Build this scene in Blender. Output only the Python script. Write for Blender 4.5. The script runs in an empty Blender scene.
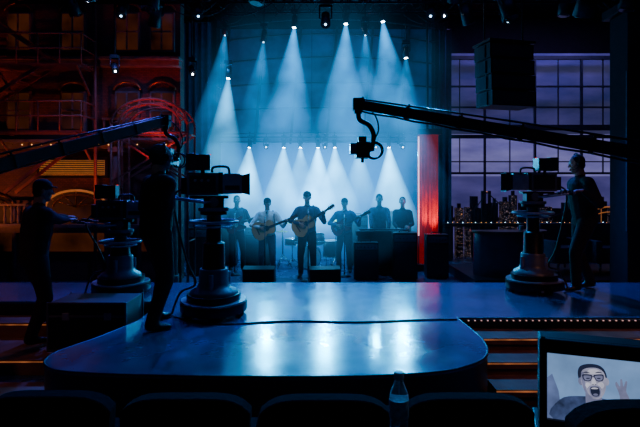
import bpy, math, random
import numpy as np
from mathutils import Vector, Matrix
random.seed(7)
V=Vector
# ------------------------------------------------------------------ materials
MATS={}
def mat(name,col,rough=.6,metal=0.,em=None,es=0.,var=.25,scale=8.,bump=0.,spec=.5,alpha=1.,trans=0.,emvar=0.):
    if name in MATS: return MATS[name]
    m=bpy.data.materials.new(name); m.use_nodes=True
    nt=m.node_tree; b=nt.nodes['Principled BSDF']
    tc=nt.nodes.new('ShaderNodeTexCoord'); n=nt.nodes.new('ShaderNodeTexNoise')
    n.inputs['Scale'].default_value=scale; n.inputs['Detail'].default_value=4
    nt.links.new(tc.outputs['Object'],n.inputs['Vector'])
    r=nt.nodes.new('ShaderNodeValToRGB')
    c0=[max(0,c*(1-var)) for c in col]+[1]; c1=[min(1,c*(1+var)) for c in col]+[1]
    r.color_ramp.elements[0].color=c0; r.color_ramp.elements[1].color=c1
    r.color_ramp.elements[0].position=.3; r.color_ramp.elements[1].position=.7
    nt.links.new(n.outputs['Fac'],r.inputs['Fac']); nt.links.new(r.outputs['Color'],b.inputs['Base Color'])
    b.inputs['Roughness'].default_value=rough; b.inputs['Metallic'].default_value=metal
    b.inputs['Specular IOR Level'].default_value=spec
    if trans: b.inputs['Transmission Weight'].default_value=trans
    if em: 
        b.inputs['Emission Color'].default_value=(*em,1); b.inputs['Emission Strength'].default_value=es
        if emvar:
            mr=nt.nodes.new('ShaderNodeMapRange');mr.inputs['From Min'].default_value=.3;mr.inputs['From Max'].default_value=.7
            mr.inputs['To Min'].default_value=es*(1-emvar);mr.inputs['To Max'].default_value=es*(1+emvar)
            nt.links.new(n.outputs['Fac'],mr.inputs['Value']);nt.links.new(mr.outputs['Result'],b.inputs['Emission Strength'])
    if bump:
        bp=nt.nodes.new('ShaderNodeBump'); bp.inputs['Strength'].default_value=bump; bp.inputs['Distance'].default_value=.02
        nt.links.new(n.outputs['Fac'],bp.inputs['Height']); nt.links.new(bp.outputs['Normal'],b.inputs['Normal'])
    MATS[name]=m; return m
def brickmat(name,c1,c2,mortar,scale=6,em=0,rough=.8,thr=.56):
    m=bpy.data.materials.new(name); m.use_nodes=True; nt=m.node_tree; b=nt.nodes['Principled BSDF']
    tc=nt.nodes.new('ShaderNodeTexCoord'); mp=nt.nodes.new('ShaderNodeMapping'); mp.inputs['Rotation'].default_value=(math.radians(90),0,0)
    nt.links.new(tc.outputs['Object'],mp.inputs['Vector'])
    t=nt.nodes.new('ShaderNodeTexBrick'); t.inputs['Scale'].default_value=scale
    t.inputs['Color1'].default_value=(*c1,1); t.inputs['Color2'].default_value=(*c2,1); t.inputs['Mortar'].default_value=(*mortar,1)
    nt.links.new(mp.outputs['Vector'],t.inputs['Vector'])
    nt.links.new(t.outputs['Color'],b.inputs['Base Color']); b.inputs['Roughness'].default_value=rough
    if em:
        t.inputs['Mortar Size'].default_value=.045;t.offset=0.;t.inputs['Brick Width'].default_value=.8;t.inputs['Row Height'].default_value=.8
        n=nt.nodes.new('ShaderNodeTexNoise'); n.inputs['Scale'].default_value=scale*1.3
        nt.links.new(mp.outputs['Vector'],n.inputs['Vector'])
        g=nt.nodes.new('ShaderNodeMath'); g.operation='GREATER_THAN'; g.inputs[1].default_value=thr
        nt.links.new(n.outputs['Fac'],g.inputs[0])
        mu=nt.nodes.new('ShaderNodeMath'); mu.operation='MULTIPLY'; mu.inputs[1].default_value=em
        nt.links.new(g.outputs[0],mu.inputs[0])
        nt.links.new(t.outputs['Color'],b.inputs['Emission Color']); nt.links.new(mu.outputs[0],b.inputs['Emission Strength'])
        b.inputs['Base Color'].default_value=(.02,.02,.04,1);nt.links.remove(b.inputs['Base Color'].links[0])
    else:
        bp=nt.nodes.new('ShaderNodeBump'); bp.inputs['Strength'].default_value=.4; bp.inputs['Distance'].default_value=.01; bp.invert=True
        nt.links.new(t.outputs['Fac'],bp.inputs['Height']); nt.links.new(bp.outputs['Normal'],b.inputs['Normal'])
    MATS[name]=m; return m
def floormat(name,col,r0,r1,spec=.6):
    m=bpy.data.materials.new(name); m.use_nodes=True; nt=m.node_tree; b=nt.nodes['Principled BSDF']
    tc=nt.nodes.new('ShaderNodeTexCoord')
    n=nt.nodes.new('ShaderNodeTexNoise'); n.inputs['Scale'].default_value=1.6; n.inputs['Detail'].default_value=6; n.inputs['Roughness'].default_value=.65
    nt.links.new(tc.outputs['Object'],n.inputs['Vector'])
    mr=nt.nodes.new('ShaderNodeMapRange'); mr.inputs['From Min'].default_value=.3; mr.inputs['From Max'].default_value=.7
    mr.inputs['To Min'].default_value=r0; mr.inputs['To Max'].default_value=r1
    nt.links.new(n.outputs['Fac'],mr.inputs['Value']); nt.links.new(mr.outputs['Result'],b.inputs['Roughness'])
    cr=nt.nodes.new('ShaderNodeValToRGB'); cr.color_ramp.elements[0].color=(*[c*.55 for c in col],1); cr.color_ramp.elements[1].color=(*[c*1.3 for c in col],1)
    n2=nt.nodes.new('ShaderNodeTexNoise'); n2.inputs['Scale'].default_value=3; n2.inputs['Detail'].default_value=8
    nt.links.new(tc.outputs['Object'],n2.inputs['Vector']); nt.links.new(n2.outputs['Fac'],cr.inputs['Fac'])
    nt.links.new(cr.outputs['Color'],b.inputs['Base Color']); b.inputs['Specular IOR Level'].default_value=spec
    b.inputs['Specular Tint'].default_value=(.45,.8,1,1)
    n3=nt.nodes.new('ShaderNodeTexNoise'); n3.inputs['Scale'].default_value=5; nt.links.new(tc.outputs['Object'],n3.inputs['Vector'])
    bp=nt.nodes.new('ShaderNodeBump'); bp.inputs['Strength'].default_value=.10; bp.inputs['Distance'].default_value=.02
    nt.links.new(n3.outputs['Fac'],bp.inputs['Height']); nt.links.new(bp.outputs['Normal'],b.inputs['Normal'])
    return m
BLK=mat('black_plastic',(.012,.013,.016),.45)
BLKM=mat('black_metal',(.02,.021,.025),.35,.6)
GRY=mat('grey_paint_metal',(.11,.12,.15),.4,.2)
LGR=mat('light_grey_metal',(.25,.27,.32),.35,.4)
CHR=mat('chrome',(.6,.6,.62),.2,1.)
DKC=mat('dark_cloth',(.010,.011,.016),.95,bump=.3,scale=25)
GLS=mat('lens_glass',(.02,.02,.04),.05,spec=1.)
SCR=mat('viewfinder_screen',(.1,.2,.3),.3,em=(.35,.6,1),es=2.5)
TAL=mat('tally_red',(.3,.01,.01),.4,em=(1,.05,.02),es=1.)
WHT=mat('lamp_white',(.9,.95,1),.3,em=(.75,.88,1),es=60)
WHB=mat('lamp_soft',(.9,.95,1),.3,em=(.4,.7,1),es=8)
AMB=mat('amber_glow',(.8,.4,.1),.5,em=(1,.30,.06),es=.26)
AMB2=mat('amber_bulb',(.8,.4,.1),.5,em=(1,.40,.10),es=2.6)
# ------------------------------------------------------------------ mesh builder
def frame(ax,ref=None):
    z=V(ax).normalized()
    r=V(ref) if ref is not None else (V((0,0,1)) if abs(z.z)<.9 else V((1,0,0)))
    x=(r-z*r.dot(z)); 
    if x.length<1e-5: x=z.orthogonal()
    x.normalize(); y=z.cross(x); return x,y,z
class MB:
    def __init__(s): s.v=[];s.f=[];s.m=[];s.s=[];s.mats=[];s.M=Matrix.Identity(4)
    def mi(s,m):
        if m not in s.mats: s.mats.append(m)
        return s.mats.index(m)
    def add(s,vs,fs,m,sm=False):
        o=len(s.v); s.v+=[s.M@V(p) for p in vs]; k=s.mi(m)
        for i,f in enumerate(fs):
            s.f.append([o+j for j in f]); s.m.append(k); s.s.append(sm if isinstance(sm,bool) else sm[i])
    def box(s,c,sz,m,R=None):
        c=V(c); R=R or Matrix.Identity(3); h=[x/2 for x in sz]
        vs=[c+R@V((a*h[0],b*h[1],d*h[2])) for d in(-1,1) for b in(-1,1) for a in(-1,1)]
        s.add(vs,[(0,2,3,1),(4,5,7,6),(0,1,5,4),(2,6,7,3),(0,4,6,2),(1,3,7,5)],m)
    def beam(s,p0,p1,w,h,m,ref=(0,0,1)):
        p0=V(p0);p1=V(p1);x,y,z=frame(p1-p0,ref)
        vs=[p+y*(a*w/2)+x*(b*h/2) for p in(p0,p1) for b in(-1,1) for a in(-1,1)]
        s.add(vs,[(0,2,3,1),(4,5,7,6),(0,1,5,4),(2,6,7,3),(0,4,6,2),(1,3,7,5)],m)
    def cyl(s,p0,p1,r,m,r1=None,seg=16):
        r1=r if r1 is None else r1; p0=V(p0);p1=V(p1);x,y,z=frame(p1-p0)
        vs=[];n=seg
        for p,q in((p0,r),(p1,r1)):
            vs+=[p+(x*math.cos(2*math.pi*i/n)+y*math.sin(2*math.pi*i/n))*q for i in range(n)]
        fs=[(i,(i+1)%n,n+(i+1)%n,n+i) for i in range(n)]+[tuple(range(n))[::-1],tuple(range(n,2*n))]
        s.add(vs,fs,m,[True]*n+[False]*2)
    def tube(s,pts,r,m,seg=8):
        pts=[V(p) for p in pts];vs=[];n=seg;ref=None;k=len(pts)
        for i,p in enumerate(pts):
            t=(pts[min(i+1,k-1)]-pts[max(i-1,0)]); x,y,z=frame(t,ref); ref=x
            rr=r[i] if isinstance(r,(list,tuple)) else r
            vs+=[p+(x*math.cos(2*math.pi*j/n)+y*math.sin(2*math.pi*j/n))*rr for j in range(n)]
        fs=[(a*n+j,a*n+(j+1)%n,(a+1)*n+(j+1)%n,(a+1)*n+j) for a in range(k-1) for j in range(n)]
        fs+=[tuple(range(n))[::-1],tuple(range((k-1)*n,k*n))]
        s.add(vs,fs,m,[True]*((k-1)*n)+[False]*2)
    def lathe(s,prof,c,m,seg=28,axis=(0,0,1),sm=True):
        x,y,z=frame(axis);c=V(c);n=seg;vs=[];k=len(prof)
        for r,h in prof: vs+=[c+z*h+(x*math.cos(2*math.pi*j/n)+y*math.sin(2*math.pi*j/n))*max(r,1e-4) for j in range(n)]
        fs=[(a*n+j,a*n+(j+1)%n,(a+1)*n+(j+1)%n,(a+1)*n+j) for a in range(k-1) for j in range(n)]
        fs+=[tuple(range(n))[::-1],tuple(range((k-1)*n,k*n))]
        s.add(vs,fs,m,[sm]*((k-1)*n)+[False]*2)
    def torus(s,c,ax,R,r,m,seg=28,a0=0,a1=360):
        x,y,z=frame(ax);c=V(c);N=seg
        pts=[c+(x*math.cos(math.radians(a0+(a1-a0)*i/N))+y*math.sin(math.radians(a0+(a1-a0)*i/N)))*R for i in range(N+1)]
        s.tube(pts,r,m)
    def ell(s,c,rad,m,R=None,nu=20,nv=12):
        c=V(c);R=R or Matrix.Identity(3);vs=[]
        for i in range(1,nv):
            th=math.pi*i/nv
            for j in range(nu):
                ph=2*math.pi*j/nu
                vs.append(c+R@V((rad[0]*math.sin(th)*math.cos(ph),rad[1]*math.sin(th)*math.sin(ph),rad[2]*math.cos(th))))
        t=len(vs);vs+=[c+R@V((0,0,rad[2])),c-R@V((0,0,rad[2]))]
        fs=[(a*nu+j,(a+1)*nu+j,(a+1)*nu+(j+1)%nu,a*nu+(j+1)%nu) for a in range(nv-2) for j in range(nu)]
        fs+=[(t,j,(j+1)%nu) for j in range(nu)]+[(t+1,(nv-2)*nu+(j+1)%nu,(nv-2)*nu+j) for j in range(nu)]
        s.add(vs,fs,m,True)
    def prism(s,poly,O,X,Y,T,m,sm=False):
        O=V(O);X=V(X);Y=V(Y);T=V(T);n=len(poly)
        vs=[O+X*a+Y*b for a,b in poly]+[O+X*a+Y*b+T for a,b in poly]
        fs=[tuple(range(n))[::-1],tuple(range(n,2*n))]+[(i,(i+1)%n,n+(i+1)%n,n+i) for i in range(n)]
        s.add(vs,fs,m,[False]*2+[sm]*n)
    def obj(s,name,loc=(0,0,0),rz=0,bevel=0,parent=None):
        me=bpy.data.meshes.new(name); me.from_pydata([tuple(p) for p in s.v],[],s.f)
        for m in s.mats: me.materials.append(m)
        me.polygons.foreach_set('material_index',s.m); me.polygons.foreach_set('use_smooth',s.s); me.update()
        o=bpy.data.objects.new(name,me); bpy.context.collection.objects.link(o)
        o.location=loc;o.rotation_euler=(0,0,rz)
        if bevel:
            b=o.modifiers.new('bevel','BEVEL');b.width=bevel;b.segments=2;b.limit_method='ANGLE';b.angle_limit=math.radians(50)
        if parent: o.parent=parent
        return o
def smooth_closed(pts,n=6):
    out=[];k=len(pts)
    for i in range(k):
        p0,p1,p2,p3=[V((*pts[(i+j)%k],0)) for j in(-1,0,1,2)]
        for t in range(n):
            t/=n
            q=.5*((2*p1)+(p2-p0)*t+(2*p0-5*p1+4*p2-p3)*t*t+(3*p1-p0-3*p2+p3)*t**3)
            out.append((q.x,q.y))
    return out
def smooth_open(pts,n=8):
    pts=[V(p) for p in pts];out=[];P=[pts[0]]+pts+[pts[-1]]
    for i in range(1,len(P)-2):
        p0,p1,p2,p3=P[i-1:i+3]
        for t in range(n):
            t/=n; out.append(.5*((2*p1)+(p2-p0)*t+(2*p0-5*p1+4*p2-p3)*t*t+(3*p1-p0-3*p2+p3)*t**3))
    out.append(pts[-1]);return out
# ------------------------------------------------------------------ room shell
WALL=mat('wall_black_paint',(.012,.012,.018),.9)
def slab(name,c,sz,m,bevel=0):
    b=MB();b.box((0,0,0),sz,m);return b.obj(name,c,bevel=bevel)
FLOORB=floormat('floor_dark_gloss',(.03,.08,.15),.2,.38)
slab('floor',(.5,6.1,-.55),(18.4,18.6,.1),FLOORB)
slab('ceiling',(.5,6.1,6.65),(18.4,18.6,.1),WALL)
slab('wall_back',(.5,15.3,3.05),(18.2,.1,7.1),WALL)
slab('wall_left',(-8.6,6.1,3.05),(.1,18.3,7.1),WALL)
slab('wall_right',(9.6,6.1,3.05),(.1,18.3,7.1),WALL)
slab('wall_front',(.5,-3.1,3.05),(18.2,.1,7.1),WALL)
slab('audience_platform',(.0,.5,-.4),(14,4.6,.2),mat('carpet_black',(.015,.012,.014),.95))
# ------------------------------------------------------------------ stage
STG=floormat('stage_floor_gloss',(.022,.085,.21),.11,.27,.9)
FAS=mat('stage_fascia',(.012,.014,.022),.4)
outer=[(-8.4,7.4),(-8.4,6.2),(-1.95,6.2),(-1.95,5.3)]
crv=smooth_open([(-1.95,5.3,0),(-2.12,4.75,0),(-2.3,4.3,0),(-2.2,4.0,0),(-1.85,3.86,0),(-.9,3.79,0),(0,3.78,0),(.75,3.84,0),(1.15,3.98,0),(1.42,4.25,0),(1.53,4.7,0),(1.5,5.45,0)],8)
outer+= [(p.x,p.y) for p in crv[1:]]+[(9.4,5.45),(9.4,7.4)]
b=MB();n=len(outer)
b.add([(x,y,0) for x,y in outer]+[(x,y,-.03) for x,y in outer],[tuple(range(n))]+[(i,n+i,n+(i+1)%n,(i+1)%n) for i in range(n)],STG,[False]*(n+1))
ins=[(x,y,-.03) for x,y in outer]
b.add(ins+[(x,y,-.499) for x,y,_ in ins],[(i,n+i,n+(i+1)%n,(i+1)%n) for i in range(n)]+[tuple(range(n,2*n))[::-1]],FAS)
TRM=mat('stage_edge_trim',(.03,.05,.09),.5,.5)
b.tube([(p.x,p.y,-.006) for p in crv],.010,TRM,6)
b.tube([(1.5,5.45,-.006),(9.4,5.45,-.006)],.009,TRM,6)
stage=b.obj('stage')
TRD=mat('step_wood',(.22,.10,.065),.5,var=.4,scale=5); 
STEPL=mat('step_led',(1,.5,.2),.4,em=(1,.30,.08),es=.22,emvar=.7); STEPW=mat('step_led_white',(1,.8,.7),.4,em=(1,.50,.45),es=.55)
b=MB()
for i,(y0,y1,z) in enumerate([(5.1,5.44,-.12),(4.75,5.1,-.24),(4.4,4.75,-.36)]):
    b.box((5.46,(y0+y1)/2,(z-.499)/2),(7.8,y1-y0,z+.499),TRD)
    b.box((5.46,y0-.004,z-.015),(7.8,.012,.01),STEPL)
    b.box((5.46,y0-.002,z-.07),(7.8,.012,.012),BLK)
for k in range(110):
    b.box((1.62+k*.07,5.428,-.028),(.012,.016,.010),STEPW)
b.obj('stage_steps')
b=MB()
for y0,y1,z in [(5.85,6.19,-.17),(5.1,5.85,-.34)]:
    b.box((-5.2,(y0+y1)/2,(z-.499)/2),(6.3,y1-y0,z+.499),TRD)
    b.box((-5.2,y0-.004,z-.022),(6.3,.012,.010),STEPL)
for k,(y,z) in enumerate([(4.6,-.44),(4.2,-.47)]):
    b.box((-5.4,y,(z-.499)/2-.0),(5.9,.35,z+.499),TRD); b.box((-5.4,y-.18,z-.015),(5.9,.01,.010),STEPL)
b.obj('stage_steps')
# ------------------------------------------------------------------ human builder
def remesh(mb,vox,smooth=3,fac=.5):
    o=mb.obj('tmp'); r=o.modifiers.new('r','REMESH');r.mode='VOXEL';r.voxel_size=vox;r.use_smooth_shade=True
    sm=o.modifiers.new('s','SMOOTH');sm.iterations=smooth;sm.factor=fac
    dg=bpy.context.evaluated_depsgraph_get(); me=bpy.data.meshes.new_from_object(o.evaluated_get(dg))
    co=np.empty(len(me.vertices)*3);me.vertices.foreach_get('co',co);co=co.reshape(-1,3)
    fs=[tuple(p.vertices) for p in me.polygons]
    bpy.data.objects.remove(o);bpy.data.meshes.remove(me)
    return co,fs
class Body:
    """rounded cones / ellipsoids -> one voxel-remeshed continuous skin with tagged regions"""
    def __init__(s): s.mb=MB();s.pr=[]
    def rc(s,p0,p1,r0,r1,tag,side=None,w=1,d=1):
        p0=V(p0);p1=V(p1);x,y,z=frame(p1-p0,side);L=(p1-p0).length;n=14;vs=[];rings=[]
        for k in range(5): a=math.pi/2*(1-k/4); rings.append((r0*math.cos(a),-r0*math.sin(a)*min(w,d,1)))
        for k in range(5): a=math.pi/2*k/4; rings.append((r1*math.cos(a),L+r1*math.sin(a)*min(w,d,1)))
        for r,h in rings[1:-1]:
            vs+=[p0+z*h+x*(math.cos(2*math.pi*j/n)*r*w)+y*(math.sin(2*math.pi*j/n)*r*d) for j in range(n)]
        k=len(rings)-2;t=len(vs);vs+=[p0+z*rings[0][1],p0+z*rings[-1][1]]
        fs=[(a*n+j,a*n+(j+1)%n,(a+1)*n+(j+1)%n,(a+1)*n+j) for a in range(k-1) for j in range(n)]
        fs+=[(t,(j+1)%n,j) for j in range(n)]+[(t+1,(k-1)*n+j,(k-1)*n+(j+1)%n) for j in range(n)]
        s.mb.add(vs,fs,BLK,True); s.pr.append(('c',np.array(p0),np.array([x,y,z]),L,r0,r1,w,d,tag))
    def el(s,c,rad,R,tag):
        s.mb.ell(c,rad,BLK,R,16,10); A=np.array(R.transposed()) 
        s.pr.append(('e',np.array(V(c)),A,np.array(rad),tag))
    def build(s,vox,out,mats,smooth=3):
        co,fs=remesh(s.mb,vox,smooth)
        fc=np.array([co[list(f)].mean(0) for f in fs]);best=np.full(len(fc),1e9);tg=np.zeros(len(fc),int);tags=[]
        for p in s.pr:
            if p[0]=='c':
                _,o,A,L,r0,r1,w,d,tag=p; q=(fc-o)@A.T; q[:,0]/=w;q[:,1]/=d
                t=np.clip(q[:,2],0,L); dist=np.sqrt(q[:,0]**2+q[:,1]**2+(q[:,2]-t)**2)-(r0+(r1-r0)*t/max(L,1e-5))
            else:
                _,o,A,rad,tag=p; q=((fc-o)@A.T)/rad; dist=(np.linalg.norm(q,axis=1)-1)*min(rad)
            if tag not in tags: tags.append(tag)
            k=dist<best; best[k]=dist[k]; tg[k]=tags.index(tag)
        idx=[out.mi(mats[t]) for t in tags]; o=len(out.v)
        out.v+=[V(c) for c in co]
        for f,t in zip(fs,tg): out.f.append([o+j for j in f]);out.m.append(idx[t]);out.s.append(True)
def ik(a,t,l1,l2,pole):
    a=V(a);t=V(t);d=t-a;L=min(d.length,(l1+l2)*.995);u=d.normalized();t=a+u*L
    x=(l1*l1-l2*l2+L*L)/(2*L);h=math.sqrt(max(0,l1*l1-x*x))
    p=V(pole)-u*V(pole).dot(u);p.normalize();return a+u*x+p*h,t
def human(name,pos,yaw,height,hL,hR,mats,feet=((.05,.11),(-.05,-.11)),lean=0.,hyaw=0.,hpitch=0.,curl=(.7,.7),
          nL=None,nR=None,fL=None,fR=None,hat=None,headset=False,seat=None,poleL=None,poleR=None,glasses=False,vox=.012,longhair=False,short=False,bulk=1.):
    S=height/1.78;pos=V(pos);ya=math.radians(yaw);bk=bulk
    F=V((math.cos(ya),math.sin(ya),0));L=V((-math.sin(ya),math.cos(ya),0));U=V((0,0,1))
    pz=.95 if seat is None else seat/S+.10
    ln=math.radians(lean)
    def W(x,y,z):
        if z>pz:
            dz=z-pz; x2=x*math.cos(ln)+dz*math.sin(ln); z2=pz+dz*math.cos(ln)-x*math.sin(ln); x,z=x2,z2
        return pos+(F*x+L*y+U*z)*S
    dz=pz-.95
    B=Body();sl='shirt'
    B.rc(W(-.01,0,.93+dz),W(-.01,0,1.0+dz),.135*S*bk,.13*S*bk,'pants',L,1.22,.9)
    B.rc(W(-.01,0,.99+dz),W(0,0,1.2+dz),.142*S*bk,.142*S*bk,sl,L,1.2,.88)
    B.rc(W(0,0,1.2+dz),W(0,0,1.36+dz),.148*S*bk,.142*S*bk,sl,L,1.28,.88)
    B.rc(W(-.005,-.15*bk,1.415+dz),W(-.005,.15*bk,1.415+dz),.072*S*bk,.072*S*bk,sl)
    B.rc(W(-.01,0,1.40+dz),W(0,0,1.49+dz),.10*S*bk,.068*S,sl)
    B.rc(W(0,0,1.45+dz),W(.015,0,1.58+dz),.056*S,.054*S,'skin')
    out=MB()
    for sg,tgt,pole,nn,ff,cu in((1,hL,poleL,nL,fL,curl[0]),(-1,hR,poleR,nR,fR,curl[1])):
        sh=W(0,sg*.185*bk,1.405+dz)
        pole=V(pole) if pole is not None else (-U*1.0+L*sg*.5-F*.4)
        el,ha=ik(sh,tgt,.30*S,.26*S,pole)
        B.rc(sh,el,.064*S*bk,.048*S*bk,sl)
        cuff=el.lerp(ha,.35 if short else .9)
        B.rc(el,cuff,.049*S*bk,(.042 if short else .036)*S,sl)
        B.rc(el.lerp(ha,.2),ha,.034*S,.026*S,'skin')
        f=V(ff) if ff is not None else (ha-el).normalized(); f.normalize()
        nrm=V(nn) if nn is not None else (-U*.6-L*sg*.6); nrm=(nrm-f*nrm.dot(f)).normalized()
        sd=f.cross(nrm).normalized()
        ts=sd if (sd.dot(U*.8-L*sg*.6)>0) else -sd
        H=Body();k=S
        H.rc(ha-f*.02*k,ha+f*.035*k,.025*k,.030*k,'skin',ts,1.05,.62)
        H.rc(ha+f*.03*k,ha+f*.078*k,.030*k,.032*k,'skin',ts,1.28,.48)
        for off,ln_,r in((.032,.070,.0095),(.011,.080,.0098),(-.011,.074,.0094),(-.031,.058,.0085)):
            p=ha+f*.085*k+ts*off*k;ang=cu*.6;d=f*math.cos(ang)+nrm*math.sin(ang)
            for q,rr in((.45,1.),(.31,.93),(.24,.85)):
                p2=p+d*(ln_*q*k);H.rc(p,p2,r*rr*k,r*rr*.94*k,'skin');p=p2;ang+=cu*1.35;d=f*math.cos(ang)+nrm*math.sin(ang)
        p=ha+f*.02*k+ts*.024*k;d=(f*.65+ts*.75+nrm*.25*cu).normalized();p2=p+d*.042*k
        H.rc(p,p2,.014*k,.0115*k,'skin');d=(f*.9+ts*(.35-.5*cu)+nrm*.8*cu).normalized();p3=p2+d*.034*k;H.rc(p2,p3,.011*k,.010*k,'skin')
        d=(f*.8-ts*.4*cu+nrm*cu).normalized();H.rc(p3,p3+d*.026*k,.010*k,.0085*k,'skin')
        H.build(.0045*k,out,mats,1)
    for sg,(fx,fy) in((1,feet[0]),(-1,feet[1])):
        hip=W(0,sg*.09,.92+dz);an=W(fx,fy,.085)
        kn,an2=ik(hip,an,.45*S,.42*S,F+L*sg*.12)
        an=pos+(F*fx+L*fy+U*.085)*S
        B.rc(hip,kn,.098*S*bk,.068*S*bk,'pants');B.rc(kn,an,.066*S*bk,.052*S*bk,'pants')
        B.rc(kn.lerp(an,.25)-F*.012*S,kn.lerp(an,.5)-F*.008*S,.060*S,.054*S,'pants')
        out_=(F+L*sg*.22).normalized()
        B.rc(an-F*.03*S-U*.035*S,an+out_*.06*S-U*.045*S,.042*S,.040*S,'shoe',L,1,1)
        B.rc(an+out_*.04*S-U*.05*S,an+out_*.16*S-U*.058*S,.040*S,.030*S,'shoe',L,1.15,.85)
    B.build(vox,out,mats,3)
    hc=W(.025,0,1.665+dz)
    R=Matrix((F,L,U)).transposed()@Matrix.Rotation(math.radians(hyaw),3,'Z')@Matrix.Rotation(math.radians(hpitch)+ln*.4,3,'Y')
    def h(x,y,z): return hc+R@(V((x,y,z))*S)
    Hd=Body();e=lambda c,r,t:Hd.el(h(*c),[q*S for q in r],R,t)
    e((0,0,.02),(.094,.074,.105),'skin');e((.022,0,-.05),(.066,.056,.068),'skin');e((.05,0,-.088),(.032,.032,.026),'skin')
    e((-.018,0,.045),(.094,.084,.095),'hair');e((-.045,0,-.005),(.062,.074,.075),'hair')
    if longhair: e((-.03,0,.03),(.105,.10,.115),'hair')
    Hd.rc(h(.086,0,.018),h(.108,0,-.018),.008*S,.013*S,'skin')
    Hd.rc(h(.08,-.035,.034),h(.08,.035,.034),.011*S,.011*S,'skin')
    Hd.rc(h(.082,-.018,-.052),h(.082,.018,-.052),.008*S,.008*S,'lips')
    for sg in(-1,1):
        e((-.004,sg*.078,.0),(.018,.011,.032),'skin'); e((.06,sg*.038,-.015),(.024,.022,.022),'skin')
    Hd.rc(h(-.03,0,-.07),h(-.04,0,-.15),.052*S,.055*S,'skin')
    if hat=='cap':
        e((-.01,0,.06),(.102,.09,.085),'hat');Hd.rc(h(.07,0,.065),h(.135,0,.052),.03*S,.035*S,'hat',R@V((0,1,0)),1.8,.25)
    if hat=='beard': e((.03,0,-.075),(.062,.055,.05),'hair')
    Hd.build(.006*S,out,mats,2)
    EW=MATS.get('eye_white') or mat('eye_white',(.8,.8,.8),.2);EP=MATS.get('eye_pupil') or mat('eye_pupil',(.02,.015,.01),.1)
    for sg in(-1,1):
        out.ell(h(.082,sg*.031,.010),[.0125*S]*3,EW,None,12,8);out.ell(h(.091,sg*.031,.010),[.006*S]*3,EP,None,10,6)
    if headset:
        band=[h(-.005,math.cos(a)*.098,.03+math.sin(a)*.122) for a in [math.pi*i/14 for i in range(15)]]
        out.tube(band,.010*S,BLK)
        for sg in(-1,1): out.cyl(h(-.005,sg*.078,.005),h(-.005,sg*.115,.005),.045*S,BLK,.038*S)
        out.tube(smooth_open([h(0,.1,0),h(.06,.09,-.05),h(.105,.04,-.06)],5),.004*S,BLK,6);out.ell(h(.108,.032,-.06),(.012*S,)*3,BLK)
    return out.obj(name)
SK=mat('skin',(.42,.24,.17),.5,var=.08,bump=.05);LIP=mat('lips',(.35,.12,.10),.4);HR=mat('hair_dark',(.018,.012,.009),.7,bump=.5,scale=40)
HR2=mat('hair_brown',(.07,.035,.02),.7,bump=.5,scale=40)
PN=mat('trousers_black',(.010,.011,.016),.9,bump=.3,scale=20);SH=mat('shoes_black',(.01,.01,.01),.4)
JN=mat('jeans',(.03,.045,.09),.85,bump=.3,scale=30)
def outfit(shirt,pants=PN,hair=HR,hat=None): return dict(skin=SK,lips=LIP,hair=hair,shirt=shirt,pants=pants,shoe=SH,hat=hat or shirt)
BK1=mat('shirt_black',(.012,.012,.016),.9,bump=.4,scale=14);WH=mat('shirt_white',(.75,.75,.72),.8,bump=.4,scale=14)
CHK=mat('shirt_denim',(.06,.09,.15),.85,bump=.4,scale=14);TSH=mat('tshirt_grey',(.08,.08,.10),.85,bump=.3,scale=14)
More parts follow.
